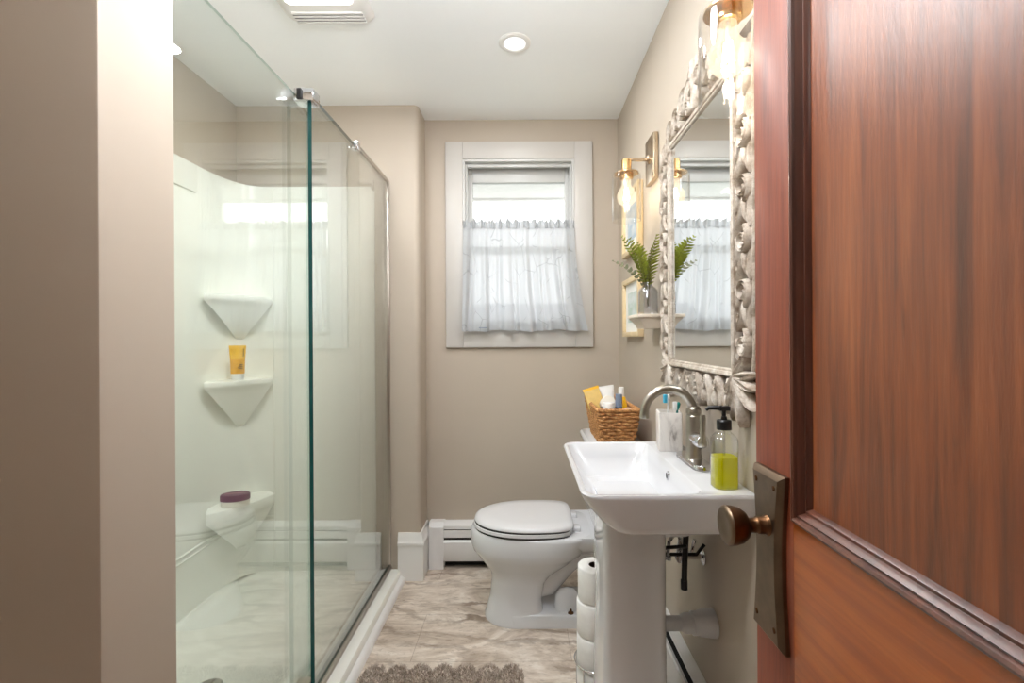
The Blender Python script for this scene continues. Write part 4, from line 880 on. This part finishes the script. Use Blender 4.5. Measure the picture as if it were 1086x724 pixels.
frond(r0, (vx+0.0, vy+0.0, vz+0.16), (vx-0.035, vy+0.01, vz+0.27), 13, 0.032, 'leaf')
frond(r0, (vx-0.005, vy+0.0, vz+0.15), (vx-0.125, vy+0.03, vz+0.205), 9, 0.020, 'greyleaf', 'grey_sprig', 0.007)
def picture(y0, y1, z0, z1, label, artm):
    p = thing('picture_frame', (XR, (y0+y1)/2, z0), label, 'picture', 'pictures on the right wall')
    bm = B(); fw = 0.022; x0, x1 = XR-0.026, XR-0.001
    box(bm, x0, x1, y0, y0+fw, z0, z1, 0.002); box(bm, x0, x1, y1-fw, y1, z0, z1, 0.002); box(bm, x0, x1, y0+fw, y1-fw, z0, z0+fw, 0.002); box(bm, x0, x1, y0+fw, y1-fw, z1-fw, z1, 0.002); finish(bm, 'frame', 'framewood', p)
    m = 0.05; bm = B(); box(bm, XR-0.010, XR-0.006, y0+fw-0.002, y1-fw+0.002, z0+fw-0.002, z1-fw+0.002); finish(bm, 'mat', 'matboard', p)
    bm = B(); box(bm, XR-0.0112, XR-0.0098, y0+fw+m, y1-fw-m, z0+fw+m*0.9, z1-fw-m*0.9); finish(bm, 'print', artm, p)
    return p
picture(2.015, 2.345, 1.222, 1.495, 'pale wood framed print behind the vase, lower of two', 'artgreen')
picture(2.015, 2.345, 1.605, 1.895, 'pale wood framed print behind the far sconce, upper of two', 'artblue')

# ------------------------------------------------------------------ curtain
rod = tag((lambda bm: (tube(bm, [(WX0+0.001, YB-0.004, 1.8125), (WX1-0.001, YB-0.004, 1.8125)], 0.006, 12), finish(bm, 'curtain_rod', 'chrome'))[-1])(B()), 'thin metal tension rod across the window opening', 'curtain rod')
ct = thing('cafe_curtain', (-0.03, YB-0.025, 1.25), 'sheer white cafe curtain with grey branch pattern over the lower window', 'curtain')
random.seed(3)
fold = [(random.uniform(0.7, 1.3), random.uniform(0, 6.28)) for _ in range(6)]
def fz(u, t):
    return 0.5*math.sin(2*PI*6*u+fold[0][1]+0.8*math.sin(2*PI*1.7*u)) + 0.35*math.sin(2*PI*11*u+fold[1][1]+0.6*t) + 0.25*math.sin(2*PI*19*u+fold[2][1])*(1-0.6*t)
def curt(u, v):
    t = 1-v      # 0 at rod, 1 at hem
    x0 = lerp(WX0+0.004, WX0-0.010, t**1.5); x1 = lerp(WX1-0.004, WX1+0.058, t**1.8)
    uu = u + 0.012*math.sin(2*PI*5*u+2.0*t)*t
    y = YB-0.040 - 0.014*t + lerp(0.006, 0.020, min(1, t*2))*fz(u, t)
    return Vector((lerp(x0, x1, uu), y, lerp(1.806, 1.258 - 0.004*math.sin(2*PI*2.3*u)+0.004*fz(u, 1), t)))
b = B(); grid(b, curt, 220, 36); finish(b, 'curtain_panel', 'sheer', ct, 80)
b = B(); grid(b, lambda u, v: Vector((curt(u, 0.0).x, curt(u, 0.0).y-0.001+0.001*v, curt(u, 0.0).z + 0.045*v - 0.0005)) if False else (lambda p: Vector((p.x, p.y-0.0015, p.z)))(curt(u, v*0.085)), 220, 4); finish(b, 'hem', 'sheer', ct, 80)
def head(u, v):
    p = curt(u, 1.0); k = 1.0+1.3*v
    return Vector((p.x, YB-0.036 + 0.011*k*(0.7*math.sin(2*PI*17*u+1.3*math.sin(9*u))+0.4*math.sin(2*PI*29*u)) , 1.802 + 0.044*v + 0.006*v*math.sin(2*PI*13*u)+0.004*v*math.sin(2*PI*31*u)))
b = B(); grid(b, head, 260, 5); finish(b, 'ruffled_heading', 'sheer', ct, 80)
b = B(); box(b, -0.235, -0.19, YB-0.082, YB-0.080, 1.272, 1.276); finish(b, 'care_label', 'greyblue', ct)

# ------------------------------------------------------------------ ceiling fixtures
dl = thing('recessed_downlight', (-0.03, 1.885, ZC), 'round white recessed light in the ceiling', 'ceiling light')
b = B(); lathe(b, (-0.03, 1.885, ZC), [(0.064, -0.0005), (0.064, -0.003), (0.058, -0.007), (0.046, -0.008), (0.043, -0.005), (0.043, -0.0005)], 'Z', 40, False, False); finish(b, 'trim_ring', 'trim', dl, 50)
b = B(); lathe(b, (-0.03, 1.885, ZC-0.0045), [(0.0435, 0), (0.0435, 0.003)], 'Z', 36); finish(b, 'lens', 'lens', dl)
area_light('downlight_lamp', (-0.03, 1.885, ZC-0.012), (0, 0, 0), 0.085, CAN_W, (1.0, 0.99, 0.98))
fn = thing('exhaust_fan', (-0.70, 1.60, ZC), 'square white exhaust fan grille with lamp in the ceiling', 'exhaust fan')
b = B(); fx0, fx1, fy0, fy1 = -0.855, -0.535, 1.435, 1.755
loft(b, [rrect(fx0, fx1, fy0, fy1, 0.05, ZC-0.0005, 8), rrect(fx0+0.002, fx1-0.002, fy0+0.002, fy1-0.002, 0.05, ZC-0.006, 8), rrect(fx0+0.012, fx1-0.012, fy0+0.012, fy1-0.012, 0.045, ZC-0.016, 8), rrect(fx0+0.03, fx1-0.03, fy0+0.03, fy1-0.03, 0.03, ZC-0.019, 8)]); finish(b, 'grille_body', 'trim', fn, 50)
for k in range(3):
    for y in (fy1-0.036-0.016*k, fy0+0.036+0.016*k):
        b = B(); box(b, fx0+0.035, fx1-0.035, y-0.0035, y+0.0035, ZC-0.0215, ZC-0.0165); finish(b, 'grille_slot', 'black', fn)
for k in range(4):
    for y in (fy1-0.028-0.016*k, fy0+0.028+0.016*k):
        b = B(); box(b, fx0+0.033, fx1-0.033, y-0.005, y+0.005, ZC-0.0245, ZC-0.0180, 0.0015); finish(b, 'grille_slat', 'trim', fn)
b = B(); loft(b, [rrect(fx0+0.045, fx1-0.045, 1.485, 1.630, 0.02, ZC-z, 6) for z in (0.0195, 0.026)]); finish(b, 'lamp_lens', 'fanlens', fn)
area_light('fan_lamp', (-0.695, 1.56, ZC-0.030), (0, 0, 0), 0.22, FAN_W, (0.98, 0.99, 1.0), 'RECTANGLE', 0.11)
dm = thing('added_fill_globe', (-0.08, 0.80, ZC), 'added unseen white globe lamp giving fill light just inside the doorway', 'ceiling light')  # out of view, added to even out the room light and lift the ceiling
b = B(); lathe(b, (-0.08, 0.80, ZC), [(0.06, -0.0005), (0.06, -0.016), (0.045, -0.024), (0.009, -0.026), (0.009, -0.155), (0.045, -0.158), (0.045, -0.185)], 'Z', 36); finish(b, 'mount', 'nickel', dm)
b = B(); lathe(b, (-0.08, 0.80, 2.110), [(0.115*math.sin(PI*k/20), 0.115*math.cos(PI*k/20)) for k in range(2, 21)], 'Z', 40); finish(b, 'glass_globe', 'fillglobe', dm, 60)
hl = thing('added_hall_lamp', (0.0, -0.85, ZC), 'added unseen round fill lamp in the hallway', 'ceiling light')  # out of view, added for a little even light through the doorway
b = B(); lathe(b, (0.0, -0.85, ZC), [(0.16, -0.0005), (0.16, -0.02), (0.15, -0.05)], 'Z', 36); finish(b, 'shade', 'lens', hl)
area_light('hall_fill_light', (0.0, -0.85, ZC-0.06), (0, 0, 0), 0.28, HALL_FILL_W, (1.0, 0.97, 0.94))

# ------------------------------------------------------------------ bath mat
random.seed(11)
RX0, RX1, RY0, RY1 = -0.585, -0.010, 1.28, 1.735
mt = thing('bath_mat', ((RX0+RX1)/2, (RY0+RY1)/2, 0), 'taupe shaggy ribbed bath mat on the floor', 'bath mat')
NL = 7; lw = (RX1-RX0)/NL
def ridge(x): return abs(math.sin(PI*(x-RX0)/lw))**0.62
b = B(); grid(b, lambda u, v: Vector((lerp(RX0, RX1, u), lerp(RY0, RY1, v) - 0.045*(1-ridge(lerp(RX0, RX1, u)))*max(0, (v-0.85)/0.15), 0.004+0.026*ridge(lerp(RX0, RX1, u))*(min(1, min(v, 1-v)*14)**0.5))), 84, 60)
vs = [v for v in b.verts]; r = bmesh.ops.extrude_face_region(b, geom=list(b.faces)); 
for v in r['geom']:
    if isinstance(v, bmesh.types.BMVert): v.co.z = 0.0015
finish(b, 'backing', 'rug', mt, 60)
b = B()
for i in range(11000):
    x = random.uniform(RX0, RX1); v = random.random(); y = lerp(RY0, RY1, v)-0.045*(1-ridge(x))*max(0, (v-0.85)/0.15)
    z = 0.002+0.026*ridge(x)*(min(1, min(v, 1-v)*14)**0.5); ph = ((x-RX0)/lw) % 1.0-0.5
    d = Vector((ph*1.3+random.uniform(-0.5, 0.5), random.uniform(-0.5, 0.5)+(0.8 if v > 0.95 else 0), 1)).normalized(); L = random.uniform(0.010, 0.018); wv = 0.0022
    u_, q_ = frame_axes(d); p = Vector((x, y, z)); top = b.verts.new(p+d*L+u_*random.uniform(-0.003, 0.003))
    base = [b.verts.new(p+(u_*math.cos(a)+q_*math.sin(a))*wv) for a in (0, 2.1, 4.2)]
    mid = [b.verts.new(p+d*L*0.6+(u_*math.cos(a)+q_*math.sin(a))*wv*1.0) for a in (0, 2.1, 4.2)]
    for k in range(3):
        b.faces.new((base[k], base[(k+1) % 3], mid[(k+1) % 3], mid[k])); b.faces.new((mid[k], mid[(k+1) % 3], top))
pl = finish(b, 'pile', 'rug', mt, 0); pl['kind'] = 'stuff'

# ------------------------------------------------------------------ door
DX, DT, DY1, DY0 = 0.370, 0.042, 0.7536, 0.010
dr = thing('door_1', (DX, DY0, 0.0), 'varnished reddish brown panelled wooden door standing open at the right', 'door'); dr['kind'] = 'structure'
ST, PB, PT = 0.104, 0.966, 1.885       # stile width, panel bottom / top
b = B(); box(b, DX, DX+DT, DY1-ST, DY1, 0.012, 2.035, 0.0015); box(b, DX, DX+DT, DY0, DY0+ST, 0.012, 2.035, 0.0015); finish(b, 'stile', 'doorstile', dr)
b = B(); box(b, DX+0.0004, DX+DT-0.0004, DY0+ST, DY1-ST, 0.70, PB); box(b, DX+0.0004, DX+DT-0.0004, DY0+ST, DY1-ST, PT, 2.035); box(b, DX+0.0004, DX+DT-0.0004, DY0+ST, DY1-ST, 0.012, 0.24); finish(b, 'rail', 'doorrail', dr)
b = B(); box(b, DX+0.013, DX+DT-0.013, DY0+ST-0.004, DY1-ST+0.004, PB-0.004, PT+0.004); finish(b, 'upper_panel', 'doorpanel', dr)
b = B(); box(b, DX+0.013, DX+DT-0.013, DY0+ST-0.004, DY1-ST+0.004, 0.236, 0.704); finish(b, 'lower_panel', 'doorpanel', dr)
mp = [(0, 0.014), (0, -0.004), (0.003, -0.005), (0.006, -0.003), (0.008, 0.001), (0.011, -0.001), (0.014, 0.003), (0.016, 0.007), (0.020, 0.006), (0.023, 0.010), (0.024, 0.014)]
for za, zb in ((PB, PT), (0.24, 0.70)):
    b = B(); ya, yb = DY0+ST, DY1-ST; rings = []
    for sy, sz in ((0, 0), (1, 0), (1, 1), (0, 1), (0, 0)):
        rings.append([Vector((DX+h, (ya+o) if sy == 0 else (yb-o), (za+o) if sz == 0 else (zb-o))) for o, h in mp])
    loft(b, rings, False, False); finish(b, 'panel_moulding', 'doormould', dr, 25)
ky, kz = 0.695, 0.942
b = B()
esc_y0, esc_y1 = 0.658, 0.744
def esc(z, k, d): return None
NE = 24; rings = []
zt_, zb_ = 1.022, 0.772
prof_e = [(0.0, 0.0, 0.0), (0.0, 0.0, 0.007), (0.006, 0.006, 0.0125)]
def esc_ring(inset, h):
    P = []; y0, y1, z0, z1 = esc_y0+inset, esc_y1-inset, zb_+inset, zt_-inset
    pinch = lambda t: 0.010*math.sin(PI*t)**1.0
    for i in range(NE+1): t = i/NE; P.append(Vector((DX-h, y0+pinch(t), lerp(z0, z1, t))))
    for i in range(NE+1): t = i/NE; P.append(Vector((DX-h, y1-pinch(t), lerp(z1, z0, t))))
    return P
loft(b, [esc_ring(0, -0.0), esc_ring(0, 0.006), esc_ring(0.002, 0.009), esc_ring(0.008, 0.0135)]); pe = finish(b, 'escutcheon', 'bronze', dr, 30)
for yy in (esc_y0+0.018, esc_y1-0.018):
    for zz in (zt_-0.020, zb_+0.026):
        b = B(); lathe(b, (DX-0.0132, yy, zz), [(0.0042, 0), (0.0042, -0.0012), (0.003, -0.002)], 'X', 14); finish(b, 'screw', 'bronze_dark', pe)
b = B(); lathe(b, (DX-0.012, ky, kz), [(0.016, 0), (0.014, -0.004), (0.0125, -0.006), (0.0125, -0.016), (0.011, -0.017), (0.010, -0.026), (0.013, -0.030), (0.020, -0.034), (0.0255, -0.042), (0.028, -0.052), (0.0285, -0.060)], 'X', 36, True, False)
kn = finish(b, 'knob', 'bronze_dark', dr, 50)
b = B(); lathe(b, (DX-0.012, ky, kz), [(0.0285, -0.060), (0.0275, -0.063), (0.024, -0.0645), (0.012, -0.0625), (0.0, -0.062)], 'X', 36, True, False); finish(b, 'knob_face', 'bronze', kn, 50)
bpy.context.view_layer.update()
